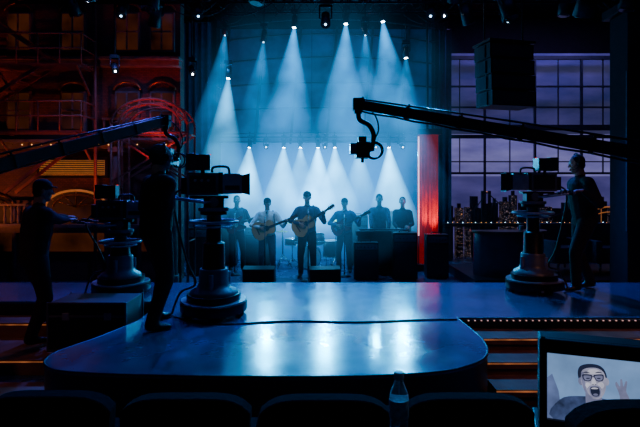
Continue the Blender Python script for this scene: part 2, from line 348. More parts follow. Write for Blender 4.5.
# ------------------------------------------------------------------ studio pedestal camera
def studio_camera(name,loc,yaw,hb,tilt=0,scale=1.):
    """hb = height of the camera body centre above the pedestal floor; lens points +X"""
    b=MB()
    for a in(90,210,330):
        c=V((math.cos(math.radians(a))*.31,math.sin(math.radians(a))*.31,.055))
        b.cyl(c-V((.0,.03,0)),c+V((0,.03,0)),.055,BLK)
        b.cyl(c+V((0,-.05,.0)),c+V((0,.05,0)),.018,LGR)
    skirt=smooth_closed([(.40*math.cos(math.radians(a)),.40*math.sin(math.radians(a))) if i%2==0 else (.36*math.cos(math.radians(a)),.36*math.sin(math.radians(a))) for i,a in enumerate(range(30,390,60))],5)
    b.prism(skirt,(0,0,.05),(1,0,0),(0,1,0),(0,0,.10),BLKM,True)
    b.prism([(x*.97,y*.97) for x,y in skirt],(0,0,.15),(1,0,0),(0,1,0),(0,0,.018),LGR,True)
    b.prism([(x*.8,y*.8) for x,y in skirt],(0,0,.168),(1,0,0),(0,1,0),(0,0,.07),BLKM,True)
    b.lathe([(.27,.238),(.25,.28),(.19,.31),(.165,.36),(.16,.50),(.15,.52)],(0,0,0),GRY)
    top=hb-.30
    b.lathe([(.15,.50),(.125,.54),(.12,min(.8,top-.2)),(.085,min(.82,top-.18)),(.08,top-.05),(.15,top-.04),(.15,top)],(0,0,0),BLKM)
    for a in(20,140,260):
        c=V((math.cos(math.radians(a))*.17,math.sin(math.radians(a))*.17,.0));b.cyl(c+V((0,0,.24)),c+V((0,0,.47)),.028,LGR)
    zr=top-.12
    b.torus((0,0,zr),(0,0,1),.26,.018,LGR)
    for a in(0,120,240):
        b.cyl((0,0,zr),(math.cos(math.radians(a))*.26,math.sin(math.radians(a))*.26,zr),.011,BLKM)
    b.torus((0,0,zr-.05),(0,0,1),.20,.010,LGR)
    b.cyl((0,0,top),(0,0,top+.04),.17,GRY);b.box((0,0,top+.09),(.22,.16,.12),BLKM);b.cyl((0,-.11,top+.1),(0,.11,top+.1),.055,GRY)
    b.box((-.05,0,hb-.145),(.42,.15,.03),BLKM)
    b.box((-.12,0,hb),(.34,.17,.25),GRY);b.box((-.12,0,hb-.0),(.28,.19,.19),BLK);b.box((-.32,0,hb-.02),(.06,.14,.18),BLK)
    b.box((.075,0,hb+.01),(.05,.2,.24),BLK)
    for i in range(3):
        b.cyl((-.2+i*.07,-.095,hb+.04),(-.2+i*.07,-.103,hb+.04),.016,LGR,seg=10)
    b.box((.20,0,hb),(.21,.235,.215),LGR);b.box((.20,.0,hb+.112),(.17,.19,.012),BLK);b.box((.20,-.119,hb-.04),(.16,.004,.05),BLK)
    O=V((.305,0,hb));pf=[(-.11,-.10),(.11,-.10),(.11,.10),(-.11,.10)];pg=[(x*1.22,y*1.25) for x,y in pf]
    b.add([O+V((0,x,y)) for x,y in pf]+[O+V((.09,x,y)) for x,y in pg]+[O+V((.085,x*.93,y*.93)) for x,y in pg]+[O+V((0,x*.9,y*.9)) for x,y in pf],
          [(0,1,5,4),(1,2,6,5),(2,3,7,6),(3,0,4,7),(4,5,9,8),(5,6,10,9),(6,7,11,10),(7,4,8,11),(8,9,13,12),(9,10,14,13),(10,11,15,14),(11,8,12,15)],BLK)
    b.cyl((.29,0,hb),(.315,0,hb),.088,GLS,seg=24)
    b.beam((-.12,.1,hb+.1),(-.12,.1,hb+.24),.03,.03,BLKM);b.beam((-.12,-.1,hb+.1),(-.12,-.1,hb+.24),.03,.03,BLKM)
    b.box((-.12,0,hb+.24),(.16,.23,.17),BLK);b.box((-.2015,0,hb+.24),(.004,.17,.12),SCR)
    for zz,sz in((.33,(.10,.23,.008)),(.155,(.10,.23,.008))): b.box((-.245,0,hb+zz),sz,BLK)
    for yy in(-.113,.113): b.box((-.245,yy,hb+.24),(.10,.008,.18),BLK)
    b.tube(smooth_open([(-.02,0,hb+.13),(.0,0,hb+.19),(.15,0,hb+.19),(.17,0,hb+.10)],6),.014,BLK);b.box((-.04,0,hb+.33),(.02,.02,.012),TAL)
    for sg in(-1,1):
        b.tube([(-.02,sg*.09,top+.1),(-.12,sg*.16,top+.1),(-.52,sg*.2,top+.16)],.013,LGR)
        b.tube([(-.40,sg*.19,top+.143),(-.54,sg*.2,top+.163)],.02,BLK)
        b.cyl((-.45,sg*.19,top+.15),(-.45,sg*.19,top+.19),.012,BLK)
    b.tube(smooth_open([(-.34,0,hb-.05),(-.44,.03,hb-.2),(-.30,.05,.62),(-.20,.02,.35),(-.36,.0,.26),(-.46,.05,.012)],8),.013,BLK)
    o=b.obj(name,loc,math.radians(yaw),bevel=.006);o.scale=(scale,)*3;return o
C1=(-1.19,5.58,0);C2=(-2.66,6.64,0);C3=(2.93,6.85,0)
studio_camera('studio_camera',C1,12,1.46)
studio_camera('studio_camera',C2,10,1.12)
studio_camera('studio_camera',C3,176,1.49)
def grip(loc,yaw,hb,sg):
    a=math.radians(yaw);x,y,z=-.50,sg*.2,hb-.30+.158;return V((loc[0]+x*math.cos(a)-y*math.sin(a),loc[1]+x*math.sin(a)+y*math.cos(a),loc[2]+z))
def opgrips(loc,yaw,hb,fdir):
    f=V(fdir).normalized();return [grip(loc,yaw,hb,s)-f*.075+V((0,0,.028)) for s in(1,-1)]
g=opgrips(C1,12,1.46,(.7,.7,-.1))
human('camera_operator',(-1.69,5.14,0),42,1.85,g[0],g[1],outfit(BK1),feet=((.08,.18),(-.12,-.17)),lean=3,hyaw=-8,hpitch=4,nL=(0,0,-1),nR=(0,0,-1),fL=(.7,.7,-.1),fR=(.9,.4,-.1),headset=True,bulk=1.20,longhair=True)
g=opgrips(C2,10,1.12,(.4,.8,0))
human('camera_operator',(-3.30,5.74,-.34),52,1.84,g[0],g[1],outfit(BK1),feet=((.12,.12),(-.08,-.12)),lean=6,hyaw=-20,hpitch=2,nL=(0,0,-1),nR=(0,0,-1),fL=(.4,.8,0),fR=(.4,.8,0),hat='cap',bulk=1.18)
g=opgrips(C3,176,1.49,(-1,0,0))
human('camera_operator',(3.68,6.93,0),178,1.86,g[0],g[1],outfit(BK1),feet=((.16,.12),(-.14,-.12)),lean=6,hpitch=4,nL=(0,0,-1),nR=(0,0,-1),fL=(-1,0,0),fR=(-1,0,0),headset=True,bulk=1.2)
# ------------------------------------------------------------------ guitars + band
WDT=mat('guitar_spruce',(.62,.36,.15),.3,var=.15,scale=3);WDD=mat('guitar_mahogany',(.12,.05,.025),.3);SUN=mat('electric_body',(.25,.04,.03),.2)
def guitar(name,C,N,Fn,mat_top,mat_side,thick=.10,sc=1.,elec=False,strap=None):
    N=V(N).normalized();Fn=V(Fn);Fn=(Fn-N*Fn.dot(N)).normalized();T=N.cross(Fn)
    C=V(C);b=MB()
    if elec: half=[(-.22,0),(-.215,.08),(-.15,.16),(-.05,.15),(.02,.115),(.10,.14),(.19,.15),(.21,.10),(.13,.045),(.12,0)];thick=.045
    else: half=[(-.25,0),(-.24,.09),(-.18,.175),(-.10,.20),(-.02,.165),(.05,.125),(.12,.135),(.18,.145),(.235,.09),(.25,0)]
    pl=half+[(u,-v) for u,v in half[-2:0:-1]]
    pl=[(u*sc,v*sc) for u,v in smooth_closed(pl,4)]
    b.prism(pl,C-Fn*thick/2,N,T,Fn*thick*.97,mat_side,True)
    b.prism([(u*.985,v*.985) for u,v in pl],C+Fn*thick*.47,N,T,Fn*.006,mat_top,True)
    f0=C+Fn*(thick/2+.002)
    if not elec:
        b.cyl(f0+N*.07,f0+N*.07+Fn*.003,.05*sc,BLK,seg=20);b.torus(f0+N*.07+Fn*.003,Fn,.055*sc,.003,WDD,20)
        b.beam(f0-N*.11,f0-N*.135,.15,.012,WDD,Fn)
        b.prism([(.02,-.02),(.06,-.06),(.0,-.12),(-.06,-.10),(-.04,-.04)],f0,N,T,Fn*.002,WDD)
    else:
        for u in(-.06,.03): b.box(f0+N*u+Fn*.005,(.03,.08,.012),BLK,Matrix((N,T,Fn)).transposed())
        b.box(f0-N*.12,(.04,.08,.015),CHR,Matrix((N,T,Fn)).transposed())
    nb=.10 if elec else .12
    b.beam(f0+N*nb,f0+N*.60,.05,.028,WDD,Fn)
    for i in range(14): b.beam(f0+N*(.22+i*.027)+Fn*.0145-T*.024,f0+N*(.22+i*.027)+Fn*.0145+T*.024,.002,.002,CHR,Fn)
    b.prism([(.60,-.022),(.64,-.036),(.77,-.034),(.78,0),(.77,.034),(.64,.036),(.60,.022)],f0-Fn*.014,N,T,Fn*.018,WDD)
    for i in range(3):
        for sg in(-1,1): b.cyl(f0+N*(.66+i*.04)+T*sg*.03-Fn*.008,f0+N*(.66+i*.04)+T*sg*.06-Fn*.008,.007,CHR,seg=8)
    for i in range(6): b.tube([f0-N*.12+T*(i-2.5)*.009+Fn*.016,f0+N*.6+T*(i-2.5)*.007+Fn*.018],.0012,CHR,4)
    if strap:
        b.tube(smooth_open([C-N*.24,*strap,C+N*.24-Fn*.02],8),.012,BLK,6)
    return b.obj(name,bevel=.004)
def guitarist(name,x,y,h,yaw,shirt,pants,gname,gm,elec=False,hat=None,hair=HR,up=.35,headkw={}):
    S=h/1.78;ya=math.radians(yaw);F=V((math.cos(ya),math.sin(ya),0));L=V((-math.sin(ya),math.cos(ya),0));U=V((0,0,1));P=V((x,y,-.5))
    off=.215 if not elec else .18
    C=P+(F*off+L*(-.06)+U*1.10)*S;N=(F*.10+L*.92+U*up).normalized();Fn=(F-L*.1).normalized();Fn=(Fn-N*Fn.dot(N)).normalized()
    th=.1 if not elec else .045
    tl=C+N*.50+Fn*(th/2-.045)-U*.05
    tr=C-N*.02+Fn*(th/2+.035)+U*.05-L*.05
    human(name,P,yaw,h,tl,tr,outfit(shirt,pants,hair,DKC),feet=((.06,.14),(-.02,-.14)),lean=1,curl=(.9,.45),
          nL=Fn*.2+U*.3+Fn*.8,fL=(U*.6+Fn*.5+L*.2),nR=-Fn,fR=(L*.75-U*.5),poleR=(-L*1-F*.2-U*.3),poleL=(-U+L*.5-F*.1),hat=hat,vox=.014,bulk=1.08,**headkw)
    T=[P+(-F*.10-L*.19+U*1.15)*S,P+(-F*.115+L*0+U*1.36)*S,P+(-F*.02+L*.13+U*1.50)*S,P+(F*.14+L*.16+U*1.34)*S]
    guitar(gname,C,N,Fn,gm,WDD,elec=elec,strap=T)
guitarist('singer',-1.12,10.6,1.66,-88,WH,JN,'acoustic_guitar',WDT,hat='cap',up=.38)
guitarist('singer',-.27,10.55,1.80,-92,CHK,PN,'acoustic_guitar',WDT,hat='cap',up=.62,hair=HR2)
guitarist('bass_player',-1.90,11.35,1.70,-70,TSH,PN,'bass_guitar',SUN,elec=True)
guitarist('guitar_player',.56,11.25,1.64,-105,CHK,PN,'electric_guitar',SUN,elec=True,hat='cap',up=.5)
human('keyboard_player',(1.36,11.45,-.5),-95,1.74,(1.52,11.02,.47),(1.14,11.02,.47),outfit(TSH,PN),lean=8,hpitch=12,nL=(0,0,-1),nR=(0,0,-1),fL=(0,-1,0),fR=(0,-1,0),curl=(.4,.4),vox=.014)
b=MB();b.box((0,0,.9),(1.15,.32,.09),BLK);b.box((0,.06,.95),(1.05,.15,.02),mat('piano_keys_white',(.8,.8,.8),.3))
for i in range(36):
    if i%7 not in(2,6): b.box((-.50+i*.029,.09,.966),(.013,.09,.012),BLK)
b.box((0,-.08,.985),(1.0,.10,.03),GRY)
b.box((0,-.1,.45),(1.05,.05,.85),BLK)
for s in(-1,1): b.box((s*.52,0,.44),(.05,.3,.88),BLK)
b.box((0,0,.04),(1.15,.34,.05),BLK)
b.obj('organ',(1.36,10.88,-.5),bevel=.006)
human('backing_singer',(1.93,11.65,-.5),-100,1.66,(2.02,11.35,.50),(1.77,11.35,.46),outfit(BK1,PN),lean=1,curl=(.6,.6),vox=.014)
def drum_kit():
    b=MB();SHL=mat('drum_shell',(.10,.02,.02),.2);HD=mat('drum_head',(.5,.5,.48),.5);CY=mat('cymbal_brass',(.6,.42,.12),.25,1.)
    def drum(c,ax,r,l):
        c=V(c);ax=V(ax).normalized();b.cyl(c-ax*l/2,c+ax*l/2,r,SHL,seg=28);b.cyl(c+ax*l/2,c+ax*(l/2+.006),r*.97,HD,seg=28);b.cyl(c-ax*l/2,c-ax*(l/2+.006),r*.97,HD,seg=28)
        b.torus(c+ax*l/2,ax,r,.009,CHR);b.torus(c-ax*l/2,ax,r,.009,CHR)
    drum((0,0,.28),(0,1,0),.27,.4);drum((-.2,-.02,.68),(.1,.35,.9),.15,.2);drum((.2,-.02,.68),(-.1,.35,.9),.16,.2);drum((.52,.3,.42),(0,0,1),.2,.38);drum((-.42,.35,.58),(0,0,1),.18,.14)
    for x in(-.2,.2): b.cyl((x*.5,0,.53),(x,0,.62),.012,CHR)
    for x,y in((.40,.22),(.64,.22),(.52,.46)): b.cyl((x,y,0),(x,y,.4),.009,CHR)
    for x,y,z,r in((-.62,.0,1.05,.22),(.62,-.05,1.1,.24),(-.66,.35,.82,.17)):
        b.cyl((x,y,.25),(x,y,z+.03),.010,CHR)
        for a in(0,120,240): b.cyl((x,y,.3),(x+.22*math.cos(math.radians(a)),y+.22*math.sin(math.radians(a)),0.01),.009,CHR)
        b.lathe([(r,0),(r*.5,.012),(.04,.02),(.03,.035),(.005,.04)],(x,y,z),CY)
    b.cyl((-.42,.35,.1),(-.42,.35,.52),.012,CHR)
    for a in(0,120,240): b.cyl((-.42,.35,.2),(-.42+.2*math.cos(math.radians(a)),.35+.2*math.sin(math.radians(a)),.01),.009,CHR)
    for s in(-1,1): b.cyl((s*.22,-.15,.15),(s*.34,-.22,.01),.01,CHR)
    return b
drum_kit().obj('drum_kit',(-.25,11.7,-.5))
def mic_stand(x,y,h,dx=0,dy=.25):
    b=MB();b.lathe([(.13,0),(.13,.015),(.03,.03),(.02,.05)],(0,0,0),BLKM);b.cyl((0,0,.03),(0,0,h*.62),.012,BLKM);b.cyl((0,0,h*.6),(0,0,h*.96),.008,CHR)
    b.cyl((-dx*.5,-dy*.5,h*.88),(dx,dy,h),.007,BLKM);b.cyl((dx,dy,h),(dx*1.5,dy*1.45,h+.03),.016,BLK,.02);b.ell((dx*1.6,dy*1.58,h+.04),(.026,)*3,LGR);b.obj('microphone_stand',(x,y,-.5))
mic_stand(-1.12,10.12,1.36);mic_stand(-.24,10.05,1.5);mic_stand(.52,10.6,1.36);mic_stand(-1.85,10.8,1.4)
def wedge(x,y,rz=0):
    b=MB();b.prism([(-.22,0),(.22,0),(.22,.18),(-.02,.38),(-.22,.34)],(-.3,0,0),(0,1,0),(0,0,1),(.6,0,0),BLK)
    b.cyl(V((-.1,.12,.262)),V((-.1,.14,.29)),.11,GRY,seg=20);b.cyl(V((.17,.12,.262)),V((.17,.14,.29)),.06,GRY,seg=20)
    b.box((0,-.222,.2),(.5,.006,.2),BLKM)
    b.obj('stage_monitor_wedge',(x,y,-.5),rz,bevel=.01)
wedge(-1.18,9.72);wedge(.08,9.70,.1)
GRL=mat('amp_grille',(.03,.03,.035),.8,bump=.6,scale=60)
def amp(x,y,w,h,nm='guitar_amplifier'):
    b=MB();b.box((0,0,h/2+.02),(w,.3,h),BLK);b.box((0,-.152,h*.42+.02),(w*.9,.012,h*.7),GRL);b.box((0,-.153,h*.88+.02),(w*.9,.012,h*.14),GRY)
    for i in range(6): b.cyl((-w*.35+i*w*.14,-.158,h*.88+.02),(-w*.35+i*w*.14,-.175,h*.88+.02),.014,BLK,seg=10)
    for sx in(-1,1):
        for sy in(-1,1): b.cyl((sx*w*.4,sy*.11,0),(sx*w*.4,sy*.11,.03),.02,BLK,seg=10)
    b.tube(smooth_open([(-.1,0,h+.02),(-.08,0,h+.05),(.08,0,h+.05),(.1,0,h+.02)],4),.01,BLK);b.obj(nm,(x,y,-.5),bevel=.012)
amp(-2.6,10.9,.5,1.0);amp(-1.5,12.1,.6,.9);amp(.9,12.1,.5,1.2);amp(2.45,10.5,.45,.9);amp(-2.3,12.1,.55,1.3);amp(1.9,12.15,.6,1.3);amp(.95,10.35,.5,.75);amp(1.75,10.35,.5,.95)
# ------------------------------------------------------------------ back set
CYC=mat('cyclorama_fabric',(.07,.30,.52),.9,var=.15,scale=1.5)
b=MB();pts=[(-2.6+5.2*i/40,12.95+.02*math.sin(i*1.3)) for i in range(41)]
vs=[(x,y,z) for z in(-.49,2.55) for x,y in pts];b.add(vs,[(i,i+1,42+i,41+i) for i in range(40)],CYC,True);b.add([(x,y+.02,z) for x,y,z in vs],[(i,41+i,42+i,i+1) for i in range(40)],CYC,True);b.obj('cyclorama')
b=MB();PANE=mat('window_pane_blue',(.05,.13,.22),.5,var=.6,scale=1.6);MUL=mat('mullion_dark',(.012,.018,.03),.5)
b.box((.15,12.8,4.0),(5.6,.04,2.9),PANE)
for i in range(7):
    t=-2.6+i*.92;b.beam((t,12.76,2.5),(t+.28,12.74,5.5),.06,.06,MUL,(0,1,0))
for z in(2.55,2.75,3.35,3.95,4.55,5.1,5.45): b.tube([(-2.65+5.6*i/12,12.74,z+.16*(1-((i-6)/6)**2)*(z-2.4)/2) for i in range(13)],.02,MUL,6)
for x in(-2.6,2.9): b.box((x,12.8,2.6),(.08,.08,6.15),MUL)
b.obj('window_wall')
DRP=mat('drape_navy',(.015,.04,.10),.9)
def drape(name,x0,x1,y,z0,z1,m,amp_=.05,per=.16):
    b=MB();n=int((x1-x0)/.03);P=[(x0+(x1-x0)*i/n,y+amp_*math.sin(2*math.pi*(x1-x0)*i/n/per)) for i in range(n+1)]
    b.add([(x,yy,z) for z in(z0,z1) for x,yy in P],[(i,i+1,n+2+i,n+1+i) for i in range(n)],m,True);b.tube([(x0,y,z1),(x1,y,z1)],.03,BLKM)
    for x in(x0+.1,x1-.1): b.cyl((x,y,z1),(x,y,6.6),.01,BLKM)
    return b.obj(name)
drape('stage_drape',-4.1,-2.75,12.7,-.49,5.6,DRP);drape('stage_drape',3.05,3.5,13.3,-.49,5.6,DRP)
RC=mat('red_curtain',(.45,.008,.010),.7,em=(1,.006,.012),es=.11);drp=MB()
for cx_,w_ in((2.36,.105),(2.60,.12)):
    P=[(cx_+w_*math.cos(a)*(1+.08*math.cos(a*10)),11.5+.16*math.sin(a)*(1+.12*math.cos(a*10))) for a in [2*math.pi*i/120 for i in range(120)]]
    drp.prism(P,(0,0,-.35),(1,0,0),(0,1,0),(0,0,2.95),RC,True)
drp.box((2.48,11.6,1.15),(.3,.1,2.95),BLK)
drp.box((2.48,11.5,-.42),(.66,.6,.15),BLK);drp.box((2.48,11.5,2.66),(.56,.5,.12),BLK);drp.cyl((2.48,11.5,2.7),(2.48,11.5,6.55),.03,BLKM)
drp.cyl((2.24,11.30,.3),(2.24,11.30,2.55),.014,mat('column_tube_light',(1,.8,.8),.4,em=(1,.5,.55),es=1.5));drp.cyl((2.24,11.30,-.35),(2.24,11.30,.3),.014,BLKM)
drp.obj('red_column')
def backdrop_mat(name,c0,c1,es):
    m=bpy.data.materials.new(name);m.use_nodes=True;nt=m.node_tree;bb=nt.nodes['Principled BSDF']
    tc=nt.nodes.new('ShaderNodeTexCoord');n=nt.nodes.new('ShaderNodeTexNoise');n.inputs['Scale'].default_value=.9;n.inputs['Detail'].default_value=5
    mp=nt.nodes.new('ShaderNodeMapping');mp.inputs['Scale'].default_value=(1,1,3);nt.links.new(tc.outputs['Object'],mp.inputs['Vector']);nt.links.new(mp.outputs['Vector'],n.inputs['Vector'])
    r=nt.nodes.new('ShaderNodeValToRGB');r.color_ramp.elements[0].color=(*c0,1);r.color_ramp.elements[1].color=(*c1,1);r.color_ramp.elements[0].position=.3;r.color_ramp.elements[1].position=.72
    nt.links.new(n.outputs['Fac'],r.inputs['Fac']);nt.links.new(r.outputs['Color'],bb.inputs['Base Color']);nt.links.new(r.outputs['Color'],bb.inputs['Emission Color']);bb.inputs['Emission Strength'].default_value=es
    bb.inputs['Roughness'].default_value=.8;return m
SKYL=backdrop_mat('painted_dusk_sky',(.11,.10,.31),(.22,.20,.50),.85);SKYM=backdrop_mat('painted_river_sky',(.06,.055,.22),(.13,.11,.36),.55);SKYU=backdrop_mat('painted_upper_sky',(.035,.045,.15),(.11,.10,.27),.36)
b=MB();b.box((6.2,14.2,2.3),(5.9,.04,1.2),SKYL);b.box((6.2,14.2,.6),(5.9,.04,2.2),SKYM);b.box((6.2,14.2,4.05),(5.9,.04,2.3),SKYU);b.box((6.2,14.24,2.35),(6,.03,5.7),BLK);b.obj('painted_sky_backdrop')
b=MB()
for x in(3.35,4.6,6.0,7.3,8.6): b.box((x,13.9,2.3),(.05,.08,5.5),MUL)
for z,h in((5.0,.1),(4.2,.04),(3.62,.04),(3.05,.16),(2.8,.10),(2.1,.03),(1.78,.06),(.5,.1)): b.box((6,13.9,z),(5.4,.09,h),MUL)
for x in(3.9,5.3,6.65,7.9): b.box((x,13.9,4.0),(.02,.05,1.9),MUL);b.box((x,13.9,2.25),(.02,.05,1.0),MUL)
b.obj('window_frame')
WIN=brickmat('building_windows',(1,.45,.15),(.5,.55,1),(.0,.0,.0),30,.4,thr=.63)
BLD=mat('building_dark',(.012,.014,.03),.8)
b=MB();x=3.4
while x<8.5:
    w=random.uniform(.12,.32);h=random.uniform(.3,.85);b.box((x+w/2,13.5,-.5+(1.0+h)/2),(w,.2,1.0+h),WIN if random.random()<.55 else BLD)
    if random.random()<.4: b.box((x+w/2,13.5,.5+h+.06),(w*.4,.1,.12),BLD)
    x+=w+random.uniform(0,.16)
b.obj('city_skyline_model')
b=MB();b.box((5.9,12.9,.42),(5.4,.25,.08),MUL)
for x in(4.3,6.9):
    for dx in(-.09,.09): b.box((x+dx,12.9,.4),(.05,.1,1.8),BLD)
    for z in(.7,.95,1.25): b.box((x,12.9,z),(.2,.06,.04),BLD)
def cat(x0,x1,z0,zm,n=24): return [(x0+(x1-x0)*i/n,12.82,zm+(z0-zm)*((2*i/n-1)**2)) for i in range(n+1)]
for seg in(cat(4.3,6.9,1.28,.56),cat(3.0,4.3,1.28,.7)[12:],cat(6.9,8.6,1.28,.56)):
    b.tube(seg,.014,BLD,6)
    for p in seg[::2]:
        b.cyl(p,(p[0],p[1],.46),.005,BLD,seg=6);b.ell(p,(.010,)*3,AMB2,None,8,6)
for i in range(44): b.ell((3.3+i*.12+random.uniform(-.04,.04),12.75,.49),(.008,)*3,AMB2 if i%3 else WHB,None,8,6)
for x in(3.3,8.5,5.9): b.box((x,12.9,-.05),(.2,.2,.9),BLD)
arc=[(7.35+.75*math.cos(a),12.6,.35+.55*math.sin(a)) for a in [math.pi*i/20 for i in range(21)]]
b.tube(arc,.018,AMB,8);b.tube([(x,y,z-.13) for x,y,z in arc],.012,AMB,8)
for p in arc[::2]: b.cyl(p,(p[0],p[1],.3),.008,AMB,seg=6)
b.box((7.35,12.72,.26),(1.7,.35,.06),MUL)
b.obj('bridge_model')
slab('host_platform',(5.3,10.1,-.4),(4.9,1.9,.2),FAS,.01)
b=MB();NV=mat('desk_navy',(.03,.045,.09),.3)
pl=[(.75*math.cos(math.radians(a)),.42*math.sin(math.radians(a))) for a in range(180,361,12)]+[(.75,.1),(-.75,.1)]
b.prism([(x*.92,y*.9) for x,y in pl],(0,0,0),(1,0,0),(0,1,0),(0,0,.82),NV,True);b.prism(pl,(0,0,.82),(1,0,0),(0,1,0),(0,0,.05),WDD,True)
b.lathe([(.04,0),(.045,.1),(.04,.1)],(.2,-.1,.87),LGR,16);b.obj('host_desk',(3.7,9.75,-.3),.1,bevel=.008)
def armchair(x,y,rz):
    b=MB();U_=mat('upholstery_blue',(.04,.06,.12),.8,bump=.2);b.box((0,0,.30),(.62,.62,.22),U_);b.box((0,.30,.62),(.66,.16,.66),U_)
    for s in(-1,1):
        b.box((s*.36,0,.42),(.14,.66,.44),U_)
        for t in(-1,1): b.cyl((s*.3,t*.26,0),(s*.3,t*.26,.2),.02,CHR,.03)
    b.box((0,-.02,.45),(.54,.55,.10),U_);b.obj('armchair',(x,y,-.3),rz,bevel=.035)
armchair(4.95,10.2,.25);armchair(5.85,10.2,.1);armchair(6.75,10.2,-.1)
b=MB();b.box((5.35,8.3,1.9),(.75,.5,4.78),WALL);b.box((5.35,8.3,-.4),(.9,.62,.18),BLK);b.box((4.965,8.06,2.0),(.02,.02,2.6),LGR);b.box((5.35,8.3,4.35),(.95,.65,.15),BLK);b.cyl((5.35,8.3,4.3),(5.35,8.3,6.6),.06,BLKM);b.obj('pillar',bevel=.01)
# ------------------------------------------------------------------ left facade
BRK=brickmat('red_brick',(.20,.08,.055),(.12,.05,.04),(.05,.04,.035),7)
b=MB()
b.box((-5.4,10.3,2.4),(5.1,.3,5.78),BRK)
ST=mat('stone_trim',(.22,.15,.13),.8,bump=.2);GLD=mat('gold_trim',(.45,.20,.06),.35,.8)
for z in(.55,2.25,3.9): b.box((-5.4,10.08,z),(5.15,.22,.12),ST);b.box((-5.4,10.02,z+.08),(5.2,.30,.05),ST)
b.box((-4.98,10.06,1.80),(1.42,.1,.42),BLK);b.box((-4.98,10.005,1.80),(1.3,.02,.30),AMB)
for i in range(7): b.box((-4.98,9.985,1.67+i*.043),(1.3,.03,.018),BLK)
DKG=mat('dark_glass',(.02,.02,.03),.1,em=(.9,.2,.05),es=.03,emvar=.95,scale=1.6)
for xc,w in((-4.95,.62),(-3.35,.32),(-6.7,.5)):
    A=[math.pi*i/18 for i in range(19)]
    b.prism([(w*math.cos(a),w*.55*math.sin(a)) for a in A]+[(-w,-.9),(w,-.9)],(xc,10.14,1.0),(1,0,0),(0,0,1),(0,-.02,0),DKG)
    b.tube([(xc+w*math.cos(a),10.1,1.0+w*.55*math.sin(a)) for a in A],.024,AMB if xc==-4.95 else GLD)
    b.tube([(xc+w*.75*math.cos(a),10.1,1.0+w*.40*math.sin(a)) for a in A],.02,GLD)
    for a in A[3:-3:3]: b.cyl((xc,10.1,1.0),(xc+w*math.cos(a),10.1,1.0+w*.55*math.sin(a)),.012,GLD,seg=6)
    for s in(-1,1): b.cyl((xc+s*w,10.1,-.45),(xc+s*w,10.1,1.0),.045,ST)
for z in(2.95,4.55):
    for xc in(-7.2,-6.1,-5.0,-3.9,-3.2):
        b.box((xc,10.12,z),(.5,.08,.8),ST);b.box((xc,10.07,z),(.42,.03,.72),DKG);b.box((xc,10.05,z),(.42,.02,.03),ST);b.box((xc,10.05,z),(.03,.02,.72),ST)
        A=[math.pi*i/12 for i in range(13)];b.tube([(xc+.27*math.cos(a),10.06,z+.42+.16*math.sin(a)) for a in A],.022,GLD)
for xc in(-4.05,-2.95): b.cyl((xc,9.98,-.5),(xc,9.98,2.2),.10,ST);b.box((xc,9.98,2.16),(.3,.3,.1),ST);b.box((xc,9.98,-.42),(.3,.3,.14),ST)
# balconies with balusters
for zc,x0,x1 in((2.36,-4.3,-3.0),(.66,-7.6,-5.8)):
    b.box(((x0+x1)/2,9.96,zc),(x1-x0,.3,.05),ST);b.box(((x0+x1)/2,9.84,zc+.4),(x1-x0,.06,.04),ST)
    k=int((x1-x0)/.13)
    for i in range(k+1): b.lathe([(.02,0),(.032,.1),(.015,.2),(.03,.3),(.02,.38)],(x0+.03+(x1-x0-.06)*i/k,9.84,zc+.02),ST,8)
for i in range(26): b.ell((-7.8+i*.19,9.86,2.25),(.012,)*3,AMB2 if random.random()<.6 else BLK,None,8,6)
b.obj('theatre_facade')
b=MB();RM=mat('rusty_red_iron',(.32,.10,.07),.5,.2)
for k,z in enumerate((2.45,3.7)):
    for i in range(7): b.box((-6.0,9.20+i*.085,z),(3.2,.03,.03),RM)
    for x in [-7.6+i*.4 for i in range(9)]: b.cyl((x,9.17,z),(x,9.17,z+.55),.012,RM,seg=8)
    for zz in(.28,.55): b.tube([(-7.6,9.75,z+zz),(-7.6,9.17,z+zz),(-4.4,9.17,z+zz),(-4.4,9.75,z+zz)],.015,RM,6)
    for x in(-7.5,-6,-4.5): b.beam((x,9.75,z-.5),(x,9.2,z-.02),.03,.03,RM);b.beam((x,9.75,z-.02),(x,9.2,z-.02),.03,.03,RM)
for s in(0,.35):
    b.beam((-7.2,9.3+s,2.45),(-5.2,9.3+s,3.7),.03,.06,RM);b.beam((-4.9,9.3+s,3.7),(-6.8,9.3+s,5.0),.03,.06,RM);b.beam((-4.45,9.3+s,2.45),(-5.9,9.3+s,1.3),.03,.06,RM)
for i in range(9): t=i/8;b.box((-7.2+2*t,9.47,2.47+1.25*t),(.12,.34,.015),RM);b.box((-4.9-1.9*t,9.47,3.72+1.28*t),(.12,.34,.015),RM)
for x in(-7.6,-4.4): b.cyl((x,9.75,-.5),(x,9.75,6.6),.03,RM)
b.obj('fire_escape')
b=MB()
for yy in(9.2,9.7):
    for r in(.5,.62): b.tube([(-3.15+r*math.cos(a)*1.15,yy,2.55+r*.8*math.sin(a)) for a in [math.pi*i/16 for i in range(17)]],.022,RM)
    for x in(-3.86,-3.72,-2.58,-2.44): b.cyl((x,yy,-.5),(x,yy,2.58),.022,RM)
    for i in range(1,16,2):
        a=math.pi*i/16;b.cyl((-3.15+.5*1.15*math.cos(a),yy,2.55+.4*math.sin(a)),(-3.15+.62*1.15*math.cos(a+.12),yy,2.55+.62*.8*math.sin(a+.12)),.012,RM,seg=6)
    b.beam((-3.86,yy,1.5),(-2.44,yy,2.4),.03,.03,RM);b.beam((-3.86,yy,2.4),(-2.44,yy,1.5),.03,.03,RM)
    b.cyl((-3.86,yy,2.42),(-2.44,yy,2.42),.022,RM)
for x in(-3.86,-2.44):
    for z in(.4,1.4,2.4): b.cyl((x,9.2,z),(x,9.7,z),.016,RM)
b.obj('pipe_scaffold')
